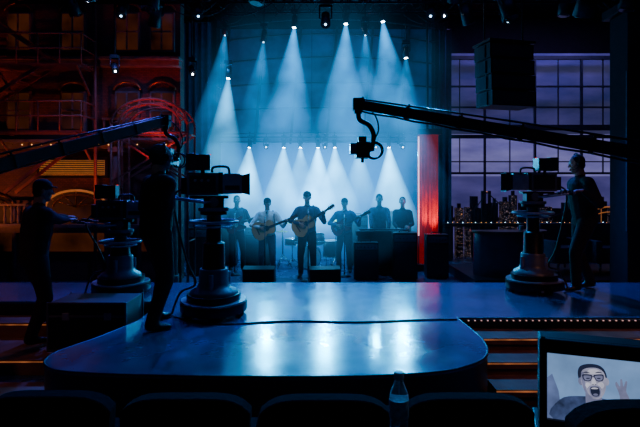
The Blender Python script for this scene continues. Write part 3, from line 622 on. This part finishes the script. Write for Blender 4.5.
b=MB();b.box((0,0,.29),(.82,.5,.5),BLK);
for s in(-1,1):
    for t in(-1,1):
        b.box((s*.41,t*.25,.29),(.025,.025,.52),GRY);b.cyl((s*.34,t*.18-.015,.025),(s*.34,t*.18+.015,.025),.025,BLK)
for z in(.04,.54,.40): b.box((0,-.252,z),(.83,.012,.025),GRY)
for s in(-.22,.22): b.box((s,-.255,.40),(.08,.012,.08),LGR)
b.obj('road_case',(-2.46,5.5,-.338),bevel=.006)
# ------------------------------------------------------------------ jib cranes
def jib(name,tip,end,base_z,side):
    tip=V(tip);end=V(end);d=(end-tip).normalized();b=MB();L=(end-tip).length
    x,y,z=frame(d,(0,0,1))
    b.beam(tip,end,.085,.125,BLK);b.tube([tip+x*.075,tip+x*.105+d*L*.35,end+x*.12],.012,BLKM)
    n=9
    for i in range(n):
        t=i/(n-1);p=tip+d*L*t*.98+d*.05;b.cyl(p+x*.04,p+x*.11,.012,BLKM,seg=8);b.box(p,(.03,.11,.145),BLK,Matrix((d,y,x)).transposed())
    b.tube([tip+x*-.075+d*L*i/20+V((0,0,-.012*(i%2))) for i in range(21)],.012,BLK)
    piv=tip+d*L*.80
    b.box(piv-V((0,0,.1)),(.22,.22,.25),BLKM);b.cyl((piv.x,piv.y,base_z+.3),(piv.x,piv.y,piv.z-.1),.06,BLKM);b.cyl((piv.x,piv.y,base_z+.12),(piv.x,piv.y,base_z+.4),.11,GRY)
    for a in(30,150,270):
        q=V((piv.x+.6*math.cos(math.radians(a)),piv.y+.6*math.sin(math.radians(a)),base_z+.1));b.beam((piv.x,piv.y,base_z+.25),q,.07,.07,BLKM);b.cyl(q-V((0,.03,.02)),q+V((0,.03,-.02)),.08,BLK)
    for i in range(4): b.cyl(end-d*(.05+i*.09)-V((0,0,.02)),end-d*(.12+i*.09)-V((0,0,.02)),.19,BLK,seg=24)
    t=tip
    b.cyl(t+V((0,0,.08)),t-V((0,0,.12)),.05,BLKM);b.box(t,(.14,.14,.16),BLKM)
    s=side
    b.tube(smooth_open([t+V((0,0,-.1)),t+V((s*.02,0,-.2)),t+V((s*.14,0,-.27)),t+V((s*.20,0,-.40)),t+V((s*.18,0,-.56))],6),.032,BLKM,10)
    c=t+V((s*.05,0,-.60));b.cyl(t+V((s*.20,0,-.56)),c,.045,BLKM)
    b.box(c+V((0,-.02,0)),(.17,.34,.20),BLK);b.box(c+V((0,.02,.14)),(.10,.18,.08),BLK);b.box(c+V((0,.22,0)),(.15,.16,.15),GRY);b.cyl(c+V((0,.28,0)),c+V((0,.36,0)),.07,BLK,.085);b.cyl(c+V((0,.355,0)),c+V((0,.362,0)),.07,GLS)
    b.box(c+V((-s*.12,-.02,.02)),(.08,.18,.14),GRY)
    b.torus(c+V((s*.16,-.05,0)),(.2,1,0),.105,.012,BLKM,20);b.torus(c+V((s*.16,.08,0)),(.2,1,0),.105,.012,BLKM,20)
    b.tube(smooth_open([t+V((s*.05,0,.03)),t+V((s*.22,-.02,-.15)),t+V((s*.26,0,-.35)),c+V((s*.1,0,.08))],6),.010,BLK)
    b.cyl(c+V((0,-.05,-.1)),c+V((0,-.05,-.16)),.02,BLKM)
    return b.obj(name,bevel=.004)
tip=V((.50,6.5,2.50));q=V((2.96,4.6,1.74));jib('camera_jib',tip,tip+(q-tip)*1.75,-.5,1)
tip=V((-2.33,7.5,2.42));q=V((-3.41,5.0,1.60));jib('camera_jib',tip,tip+(q-tip)*1.75,-.5,1)
# ------------------------------------------------------------------ rigging and fixtures
def truss(name,p0,p1,hang,pipe=False):
    b=MB();p0=V(p0);p1=V(p1);d=(p1-p0);L=d.length;u=d/L
    offs=[V((0,0,0)),V((0,0,.28)),V((0,.24,.14))]
    if pipe:
        b.tube([p0,p1],.020,BLKM,8)
        for t in hang: p=p0+u*L*t;b.cyl(p,(p.x,p.y,6.61),.006,BLKM,seg=8)
        return b.obj(name)
    for q in offs: b.tube([p0+q,p1+q],.024,BLKM,8)
    n=int(L/.35)
    for i in range(n):
        a=p0+u*(L*i/n);c=p0+u*(L*(i+.5)/n);e=p0+u*(L*(i+1)/n)
        for j in range(3): b.cyl(a+offs[j],c+offs[(j+1)%3],.010,BLKM,seg=6);b.cyl(c+offs[(j+1)%3],e+offs[j],.010,BLKM,seg=6)
    for k in range(6):
        a=random.uniform(.05,.85);w_=random.uniform(.06,.12);pp=[p0+u*L*(a+w_*j/8)+V((0,-.03,-.25*(1-((j-4)/4)**2))) for j in range(9)];b.tube(pp,.010,BLK,6)
    for t in hang: p=p0+u*L*t+V((0,0,.28));b.cyl(p,(p.x,p.y,6.61),.012,BLKM,seg=8)
    return b.obj(name)
truss('lighting_truss',(-4.5,11,5.25),(4.5,11,5.25),(.05,.35,.65,.95))
truss('lighting_truss',(-5.5,9,4.75),(7.5,9,4.75),(.05,.35,.65,.95))
truss('lighting_pipe',(-2.5,12.2,2.62),(2.1,12.2,2.62),(.02,.5,.98),True)
truss('lighting_truss',(-6,7,4.3),(7,7,4.3),(.05,.35,.65,.95))
truss('lighting_truss',(-5,5.5,3.75),(5,5.5,3.75),(.05,.5,.95))
def vmath(nt):
    N=nt.nodes.new;lk=nt.links.new
    def M(op,a,b_=None,clamp=False):
        n=N('ShaderNodeMath');n.operation=op;n.use_clamp=clamp
        for i,q in enumerate((a,b_)):
            if q is None: continue
            if isinstance(q,(int,float)): n.inputs[i].default_value=q
            else: lk(q,n.inputs[i])
        return n.outputs[0]
    return N,lk,M
def beam_mat(name,col,A,tan,Lb,p=1.3,eps=.25):  # volume emits on its own: beam glow is painted in, nothing scatters
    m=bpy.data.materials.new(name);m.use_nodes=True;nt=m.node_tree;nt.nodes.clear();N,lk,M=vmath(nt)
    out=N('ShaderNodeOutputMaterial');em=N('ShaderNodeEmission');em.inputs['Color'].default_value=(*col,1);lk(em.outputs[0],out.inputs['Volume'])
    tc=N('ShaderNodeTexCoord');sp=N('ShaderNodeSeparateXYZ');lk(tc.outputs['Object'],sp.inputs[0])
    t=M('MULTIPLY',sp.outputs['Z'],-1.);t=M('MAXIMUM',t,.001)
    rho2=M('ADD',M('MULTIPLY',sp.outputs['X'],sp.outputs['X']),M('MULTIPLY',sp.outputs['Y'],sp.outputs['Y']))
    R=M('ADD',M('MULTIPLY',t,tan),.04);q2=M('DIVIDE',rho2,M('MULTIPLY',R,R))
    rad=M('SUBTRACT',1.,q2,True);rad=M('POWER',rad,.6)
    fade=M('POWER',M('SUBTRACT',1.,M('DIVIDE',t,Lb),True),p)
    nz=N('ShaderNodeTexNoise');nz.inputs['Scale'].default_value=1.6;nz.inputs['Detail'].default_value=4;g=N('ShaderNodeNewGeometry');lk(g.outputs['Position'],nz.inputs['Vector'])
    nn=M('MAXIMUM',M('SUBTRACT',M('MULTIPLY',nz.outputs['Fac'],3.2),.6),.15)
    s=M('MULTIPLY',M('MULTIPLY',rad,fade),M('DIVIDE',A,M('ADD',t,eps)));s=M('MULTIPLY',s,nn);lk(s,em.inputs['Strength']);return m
def lamp(kind,name,loc,col,power,target=None,size=60,blend=.5,rad=.06,sx=1,sy=1):
    l=bpy.data.lights.new(name,kind);l.color=col;l.energy=power
    if kind=='SPOT': l.spot_size=math.radians(size);l.spot_blend=blend;l.shadow_soft_size=rad
    elif kind=='AREA': l.shape='RECTANGLE';l.size=sx;l.size_y=sy
    else: l.shadow_soft_size=rad
    o=bpy.data.objects.new(name,l);bpy.context.collection.objects.link(o);o.location=loc
    if target is not None: o.rotation_euler=(V(target)-V(loc)).to_track_quat('-Z','Y').to_euler()
    return o
bi=0
def fixture(src,target,half=14,Lb=3.,col=(.05,.35,1),A=.5,power=0,up=.3,lens=WHT,lr=.05,sc=1.,scol=None,spread=None,dead=False,p=1.3):
    """moving-head stage light: clamp, yoke, head, lens; child cone emits the painted beam glow"""
    global bi
    src=V(src);d=(V(target)-src).normalized();b=MB();x,y,z=frame(d,(0,0,1))
    hc=src-d*.17*sc
    b.cyl(hc-d*.12*sc,src-d*.01,.075*sc,BLK,.09*sc,20);b.lathe([(.06*sc,0),(.085*sc,.04*sc)],hc-d*.17*sc,BLK,16,d)
    if lens: b.cyl(src-d*.012,src,lr*sc,lens,seg=20)
    top=hc+V((0,0,.24*sc))
    for s in(-1,1): b.tube([top+y*.11*sc*s,hc+y*.11*sc*s+V((0,0,.02)),hc+y*.07*sc*s],.013*sc,BLKM)
    b.beam(top-y*.12*sc,top+y*.12*sc,.05*sc,.04*sc,BLKM);b.box(top+V((0,0,.05*sc)),(.2*sc,.16*sc,.08*sc),BLK)
    b.cyl(top,top+V((0,0,max(up,.1))),.014,BLKM)
    o=b.obj('stage_light')
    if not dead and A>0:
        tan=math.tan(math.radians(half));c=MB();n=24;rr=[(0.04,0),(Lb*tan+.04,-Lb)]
        c.add([(r*math.cos(2*math.pi*i/n),r*math.sin(2*math.pi*i/n),h) for r,h in rr for i in range(n)],[(i,(i+1)%n,n+(i+1)%n,n+i)[::-1] for i in range(n)]+[tuple(range(n)),tuple(range(n,2*n))[::-1]],beam_mat('beam_glow_%d'%bi,col,A,tan,Lb,p))
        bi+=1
        co=c.obj('glow_cone');co.location=src+d*.01;co.rotation_euler=d.to_track_quat('-Z','Y').to_euler();co.parent=o
    if power:
        l=lamp('SPOT','spot_bulb',src+d*.03,scol or col,power,V(target),(spread or half*2),.6,.05);l.parent=o
    return o
B1=(.010,.26,.68);B2=(.04,.45,.92);B3=(.09,.56,1.)
U1=[((-2.05,11.1,3.82),(-2.25,10.9,0),14,3.2,B2,6.5),((-.57,11,4.92),(-.9,10.9,0),15,4.0,B1,7.0),((.57,11,5.0),(.4,10.8,0),15,4.2,B1,7.0),((1.39,11,5.05),(2.0,10.9,0),15,4.2,B1,6.5),
    ((1.9,11,4.25),(1.9,10.9,0),14,3.2,B1,3.0),((-1.25,11,4.6),(-1.7,11,0),13,3.4,B1,2.8),((-2.1,11,4.75),(-2.7,11.2,0),13,3.2,B1,3.6),((1.0,11,4.75),(1.1,11.2,0),13,3.4,B1,3.0)]
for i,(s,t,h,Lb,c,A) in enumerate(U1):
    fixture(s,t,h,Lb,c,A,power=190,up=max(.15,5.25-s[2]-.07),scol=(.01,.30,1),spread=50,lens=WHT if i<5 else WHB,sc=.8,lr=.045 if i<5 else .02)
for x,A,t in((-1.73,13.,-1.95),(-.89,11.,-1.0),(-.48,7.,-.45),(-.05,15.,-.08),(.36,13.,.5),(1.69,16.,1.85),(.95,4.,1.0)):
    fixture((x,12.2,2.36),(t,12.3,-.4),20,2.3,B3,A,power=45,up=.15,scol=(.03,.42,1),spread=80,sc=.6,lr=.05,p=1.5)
for x,tx in((-1.3,-.8),(.12,0.1),(1.35,1.0),(2.0,2.2)):
    fixture((x,12.0,2.36),(tx,5.4,0),8,1.2,B3,0,power=620,up=.15,scol=(.0,.50,.95),spread=46,sc=.6,lens=WHB,lr=.03)
for x,y,z,t,c,pw in((-2.2,9,4.5,(-1.2,5.6,0),(.05,.10,1),600),(0.1,9,4.35,(0,5.4,0),(.0,.24,.95),800),(2.0,9,4.5,(1.0,5.4,0),(.0,.30,.95),750),(3.4,9,4.4,(4.0,6.3,0),(.05,.13,1),750),(-3.6,9,4.5,(-3.4,6.8,0),(.10,.12,.9),450)):
    fixture((x,y,z),t,10,1.4,B1,.0,power=pw,up=.25+4.5-z,lens=WHB,lr=.02,spread=62,scol=c)
for x,t in((-1.6,(-1.0,10.6,.8)),(.6,(-.2,10.6,.8))):
    fixture((x,7,4.05),t,8,1,B3,0,power=110,up=.22,lens=None,spread=26,scol=(.45,.75,1))
for x,y,z in((-4.4,9,4.5),(-3.0,9,4.3),(2.7,9,4.35),(4.4,9,4.5),(5.6,9,4.2),(-3.2,7,4.05),(-2.4,7,3.9),(1.9,7,4.0),(2.7,7,3.8),(3.5,7,4.05),(4.3,7,3.9),(-.9,7,4.0),(-2.6,5.5,3.5),(-1.9,5.5,3.4),(2.0,5.5,3.5),(2.9,5.5,3.3)):
    zt={9:4.75,7:4.3,5.5:3.75}[y]
    fixture((x,y,z),(x+random.uniform(-1.5,1.5),y+random.uniform(-2,2),0),dead=True,up=zt-z,lens=GLS,sc=1.25,lr=.07)
for s,t in(((2.25,9,4.5),(1.5,6,0)),((-2.3,9,3.45),(-1,6,0)),((-3.7,9,3.5),(-2,6,0))):
    fixture(s,t,dead=True,up=4.75-s[2]-.05,lens=WHT,lr=.02,sc=.7)
def haze(name,c,rad,col,A,lo=.8):  # self-emitting ellipsoid, painted glow in place of haze lit by the lamps
    m=bpy.data.materials.new(name+'_emission');m.use_nodes=True;nt=m.node_tree;nt.nodes.clear();N,lk,M=vmath(nt)
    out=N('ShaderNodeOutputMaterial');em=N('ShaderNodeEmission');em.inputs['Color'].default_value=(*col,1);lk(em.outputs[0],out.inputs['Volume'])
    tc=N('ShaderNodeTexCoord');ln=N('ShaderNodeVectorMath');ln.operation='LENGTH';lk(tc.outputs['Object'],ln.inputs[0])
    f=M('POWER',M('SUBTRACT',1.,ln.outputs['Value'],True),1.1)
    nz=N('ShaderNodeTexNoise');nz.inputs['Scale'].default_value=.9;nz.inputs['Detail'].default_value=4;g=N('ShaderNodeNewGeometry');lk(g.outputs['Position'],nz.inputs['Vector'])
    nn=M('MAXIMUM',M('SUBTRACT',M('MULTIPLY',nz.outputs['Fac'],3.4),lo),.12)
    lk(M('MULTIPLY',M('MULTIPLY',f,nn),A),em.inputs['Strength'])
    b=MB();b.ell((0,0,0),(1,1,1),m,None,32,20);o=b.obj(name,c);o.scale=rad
haze('haze_glow',(.1,11.0,3.3),(3.3,1.7,2.9),(.008,.24,.56),.24)
haze('haze_glow',(-.1,10.9,1.2),(3.0,1.9,1.7),(.02,.34,.85),.34)
b=MB()
for i in range(4):
    z=3.55-i*.25;b.box((0,-.02*i,z),(.78,.45,.235),BLK);b.box((0,-.02*i-.23,z),(.72,.01,.19),GRL)
    for s in(-1,1): b.box((s*.395,-.02*i,z),(.02,.2,.2),BLKM)
b.box((0,0,3.70),(.82,.5,.04),BLKM)
for s in(-.35,.35): b.cyl((s,0,3.7),(s,0,6.6),.012,BLKM)
b.obj('line_array_speaker',(2.95,8.0,0),.25,bevel=.01)
# ------------------------------------------------------------------ floor cables
b=MB();b.tube(smooth_open([(-1.6,5.45,.008),(-1.1,5.16,.008),(-.3,5.28,.008),(.4,5.24,.008),(1.1,5.33,.008),(1.47,5.34,.008)],10),.008,BLK);b.obj('floor_cable')
b=MB();b.tube(smooth_open([(1.72,3.9,-.485),(1.9,4.1,-.485),(2.1,4.0,-.485),(2.0,3.85,-.485),(1.75,3.95,-.47),(1.65,4.15,-.485),(1.95,4.25,-.485)],10),.014,BLK);b.obj('floor_cable')
# ------------------------------------------------------------------ audience seats
SEAT=mat('seat_velvet',(.016,.010,.018),1.,bump=.15,scale=40,spec=.05)
def seat(x,y,top,w=.52,rz=0):
    b=MB();z0=-.3;H=top-z0
    n=16;o=[]
    for i in range(n+1):
        u=-1+2*i/n;o.append((u*w/2,H-.06*abs(u)**5))
    poly=[(-w/2+.02,.38)]+o+[(w/2-.02,.38)]
    b.prism(poly,(0,0,0),(1,0,0),(0,0,1),(0,.09,0),SEAT,False)
    b.prism([(px*.9,pz*.985 if pz>.5 else pz) for px,pz in poly],(0,.09,0),(1,0,0),(0,0,1),(0,.03,0),SEAT,False)
    b.box((0,.34,.44),(w-.05,.46,.12),SEAT)
    for s in(-1,1):
        b.box((s*(w/2+.02),.25,.60),(.05,.40,.035),SEAT);b.box((s*(w/2+.02),.2,.30),(.03,.10,.58),SEAT);b.box((s*(w/2+.02),.22,.012),(.05,.3,.024),BLKM)
    b.obj('theatre_seat',(x,y,z0),rz,bevel=.018)
for x,t in((-1.80,.55),(-1.18,.545),(-.58,.535),(.02,.53),(.64,.535)): seat(x,2.12,t,.56)
seat(1.07,1.55,.750,.54)
# ------------------------------------------------------------------ console table and bottle
b=MB();b.box((0,0,.965),(.75,.26,.03),BLK)
for s in(-1,1):
    for t in(-1,1): b.cyl((s*.33,t*.1,0),(s*.33,t*.1,.95),.014,BLKM)
b.obj('console_table',(.18,1.42,-.3),bevel=.004)
PET=bpy.data.materials.new('bottle_plastic');PET.use_nodes=True;nt=PET.node_tree;pb=nt.nodes['Principled BSDF'];pb.inputs['Base Color'].default_value=(.85,.92,1,1);pb.inputs['Transmission Weight'].default_value=.85;pb.inputs['Roughness'].default_value=.12;pb.inputs['IOR'].default_value=1.33
b=MB();b.lathe([(.02,0),(.027,.004),(.029,.02),(.026,.035),(.029,.05),(.0265,.065),(.029,.08),(.0285,.14),(.026,.155),(.014,.185),(.0125,.195),(.0125,.2)],(0,0,0),PET,32)
LBL=mat('bottle_label',(.55,.7,.85),.5,var=.6,scale=60);b.lathe([(.0293,.082),(.0296,.084),(.0296,.133),(.0293,.135)],(0,0,0),LBL,32)
CAP=mat('bottle_cap',(.8,.85,.9),.4);b.lathe([(.0145,.195),(.015,.197),(.015,.212),(.0135,.215)],(0,0,0),CAP,24)
b.obj('water_bottle',(.235,1.48,.68))
# ------------------------------------------------------------------ preview monitor
mon=bpy.data.objects.new('preview_monitor',None);bpy.context.collection.objects.link(mon);mon.location=(1.20,2.03,.60);mon.rotation_euler=(0,0,math.radians(-20))
b=MB();w,h=.56,.40
b.box((0,.06,0),(w,.10,h),BLK);b.box((0,.14,0),(w*.8,.1,h*.75),BLK)
for s in(-1,1): b.box((s*(w/2-.015),0,0),(.03,.03,h),BLK)
b.box((0,0,h/2-.03),(w,.03,.06),BLK);b.box((0,0,-h/2+.03),(w,.03,.06),BLK);b.box((0,.06,-h/2-.01),(.3,.2,.03),BLK)
b.obj('housing',bevel=.006,parent=mon)
def emat(n,c,s=1.,ev=.25,sc=14): return mat(n,[q*.2 for q in c],.4,em=c,es=s,var=.1,emvar=ev,scale=sc)
b=MB();E_bg=emat('screen_background',(.20,.36,.68),.85,.25,6);E_sk=emat('screen_face',(.38,.38,.54),.85,.3,22);E_sl=emat('screen_face_light',(.58,.58,.72),.95,.2,25);E_ss=emat('screen_face_shade',(.20,.21,.36),.85,.25,25);E_dk=emat('screen_dark',(.015,.02,.05),1);E_sh=emat('screen_shirt',(.04,.06,.15),1,.6,20);E_md=emat('screen_shadow',(.10,.14,.30),1,.4,10);E_hi=emat('screen_light',(.8,.85,.95),.9)
def flat(poly,lay,m): b.prism(poly,(0,.006-.0010*lay,0),(1,0,0),(0,0,1),(0,-.0008,0),m)
flat([(-.25,-.14),(.25,-.14),(.25,.14),(-.25,.14)],0,E_bg)
cx=-.075;cz=.040
ov=lambda ax,az,rx,rz,r=0,n=22:[(cx+ax+rx*math.cos(2*math.pi*i/n)*math.cos(r)-rz*math.sin(2*math.pi*i/n)*math.sin(r),cz+az+rx*math.cos(2*math.pi*i/n)*math.sin(r)+rz*math.sin(2*math.pi*i/n)*math.cos(r)) for i in range(n)]
TL=.12  # the filmed singer tilts his head back and sideways
def rt(x,z): return (cx+x*math.cos(TL)-z*math.sin(TL),cz+x*math.sin(TL)+z*math.cos(TL))
ov=lambda ax,az,rx,rz,r=0,n=22:[rt(ax+rx*math.cos(2*math.pi*i/n),az+rz*math.sin(2*math.pi*i/n)) for i in range(n)]
sc_=lambda pts,n=4:smooth_closed([rt(x,z) for x,z in pts],n)
flat([(-.25,-.14),(-.25,.03),(-.23,.05),(-.205,-.02),(-.19,-.14)],1,E_md)
flat([(.10,-.14),(.13,.0),(.17,.06),(.22,.02),(.25,.03),(.25,-.14)],1,E_md)
flat(smooth_closed([(cx-.15,-.14),(cx-.125,-.055),(cx-.05,-.03),(cx+.05,-.03),(cx+.12,-.055),(cx+.14,-.14)],4),2,E_sh)
flat([(cx-.028,-.06),(cx+.03,-.06),(cx+.032,-.0),(cx-.03,-.0)],3,E_ss)
flat(sc_([(-.050,-.01),(-.055,.03),(-.043,.060),(-.01,.070),(.028,.064),(.048,.040),(.050,.0),(.03,-.02),(-.03,-.02)]),3,E_dk)
flat(ov(-.047,-.002,.010,.016),4,E_ss);flat(ov(.047,-.002,.010,.016),4,E_sk)
flat(sc_([(-.044,.02),(-.036,.044),(-.012,.054),(.022,.052),(.042,.034),(.045,.0),(.040,-.035),(.024,-.064),(.002,-.074),(-.022,-.064),(-.040,-.035),(-.045,-.005)]),5,E_sk)
flat(sc_([(-.044,.02),(-.036,.040),(-.030,.02),(-.032,-.02),(-.026,-.05),(-.010,-.068),(-.024,-.062),(-.040,-.035)]),6,E_ss)
flat(sc_([(-.018,.032),(-.01,.048),(.020,.047),(.030,.032),(.006,.029)]),6,E_sl)
flat(sc_([(.012,-.012),(.030,-.004),(.037,-.018),(.026,-.030)],3),6,E_sl);flat(sc_([(-.012,-.012),(-.026,-.006),(-.032,-.018),(-.024,-.028)],3),7,E_sl)
for s in(-1,1):
    fr=[(s*.003,.020),(s*.006,.027),(s*.034,.029),(s*.040,.022),(s*.034,.003),(s*.012,.001)]
    flat(sc_(fr,3),8,E_dk);flat(sc_([((x-s*.02)*.76+s*.02,(z-.015)*.70+.0145) for x,z in fr],3),9,E_ss)
    flat(ov(s*.020,.013,.0075,.0022),10,E_dk)
    flat(sc_([(s*.008,.034),(s*.022,.040),(s*.036,.035),(s*.022,.035)],3),8,E_dk)
    flat(sc_([(s*.012,-.014),(s*.024,-.026),(s*.028,-.044),(s*.024,-.030)],3),8,E_ss)
flat([rt(-.004,.021),rt(.004,.021),rt(.004,.018),rt(-.004,.018)],9,E_dk)
flat(sc_([(-.002,.012),(.004,.010),(.009,-.008),(.005,-.014),(-.006,-.014),(-.009,-.009)],3),8,E_sl);flat(ov(-.004,-.013,.003,.0016),9,E_dk);flat(ov(.005,-.013,.003,.0016),9,E_dk)
flat(sc_([(-.018,-.024),(-.008,-.019),(.010,-.019),(.019,-.024),(.021,-.046),(.012,-.063),(-.010,-.063),(-.020,-.046)],4),9,E_ss)
flat(sc_([(-.015,-.026),(-.007,-.022),(.009,-.022),(.016,-.026),(.017,-.046),(.010,-.059),(-.008,-.059),(-.016,-.046)],4),10,E_dk)
flat(sc_([(-.012,-.0265),(0,-.024),(.012,-.0265),(.010,-.030),(-.010,-.030)],3),11,E_sl);flat(ov(0.001,-.053,.009,.0045),11,E_ss)
flat(sc_([(.085,-.16),(.088,-.06),(.078,-.015),(.084,-.002),(.094,-.022),(.098,.006),(.105,.006),(.106,-.022),(.116,-.0),(.122,-.004),(.114,-.04),(.122,-.07),(.130,-.15)],3),4,E_ss)
b.obj('screen',parent=mon)
b=MB();b.box((0,0,.66),(.62,.42,.03),BLK);b.box((0,0,.2),(.56,.38,.02),BLK)
for s in(-1,1):
    for t in(-1,1): b.cyl((s*.28,t*.18,.03),(s*.28,t*.18,.65),.016,BLKM);b.ell((s*.28,t*.18,.03),(.03,.015,.03),BLK)
o=b.obj('monitor_cart',(1.25,2.11,-.3),math.radians(-20),bevel=.004)
# ------------------------------------------------------------------ set lighting
lamp('SPOT','facade_red_light',(-4.2,8.6,.2),(1,.16,.06),110,(-5.0,10.2,3.2),55,.9)
lamp('SPOT','facade_red_light',(-6.9,8.6,2.6),(1,.12,.05),70,(-6.6,10.2,4.2),55,.9)
lamp('SPOT','facade_amber_light',(-6.8,8.6,.6),(1,.25,.08),60,(-6.0,10.2,1.6),80,.9)
lamp('SPOT','facade_blue_light',(-3.4,8.4,4.4),(.18,.22,1),90,(-4.2,10.2,1.2),80,.9)
lamp('SPOT','scaffold_red_light',(-3.1,8.4,1.6),(1,.07,.03),110,(-3.0,9.4,2.7),60,.9)
lamp('AREA','purple_border_light',(6.0,13.0,5.8),(.35,.25,1),60,(6.0,14.2,2.5),sx=4,sy=.3)
lamp('SPOT','column_uplight',(2.6,10.85,.0),(1,.03,.05),170,(2.48,11.45,1.9),60,.6)
lamp('AREA','rear_fill',(0,-1.5,5.5),(.2,.3,.9),4,(0,5,0),sx=6,sy=2)  # unseen area fill, added from the audience side
lamp('SPOT','camera_fill',(-2.5,2.8,4.8),(.35,.5,1),35,(-1.1,5.6,1.4),18,.9)  # unseen spots added to brighten the studio cameras
lamp('SPOT','camera_fill',(2.5,3.2,4.8),(.35,.45,1),30,(2.8,6.8,1.5),16,.9)
lamp('SPOT','bottle_spot',(.9,1.9,2.6),(.6,.75,1),5,(.235,1.48,.8),14,.8)  # narrow spot aimed at the bottle; no fixture is modelled
lamp('AREA','ambient_fill',(0,6.0,6.3),(.10,.18,1),40,(0,6.0,0),sx=9,sy=4)  # unseen overhead fill, added as ambient light to lift the blacks
lamp('SPOT','step_warm_light',(4.5,3.0,3.5),(1,.36,.2),85,(4,4.9,-.3),80,.7)
lamp('SPOT','step_warm_light',(-4.5,2.8,3.5),(1,.36,.2),50,(-4.4,5.2,-.3),60,.7)
w=bpy.data.worlds.new('world');bpy.context.scene.world=w;w.use_nodes=True;w.node_tree.nodes['Background'].inputs[0].default_value=(.01,.015,.04,1);w.node_tree.nodes['Background'].inputs[1].default_value=.4
# ------------------------------------------------------------------ camera
cam=bpy.data.cameras.new('camera');cam.lens=28;cam.sensor_width=36;cam.shift_y=-.0445;cam.clip_start=.05
co=bpy.data.objects.new('camera',cam);bpy.context.collection.objects.link(co);co.location=(0,0,1.45);co.rotation_euler=(math.radians(90),0,0);bpy.context.scene.camera=co
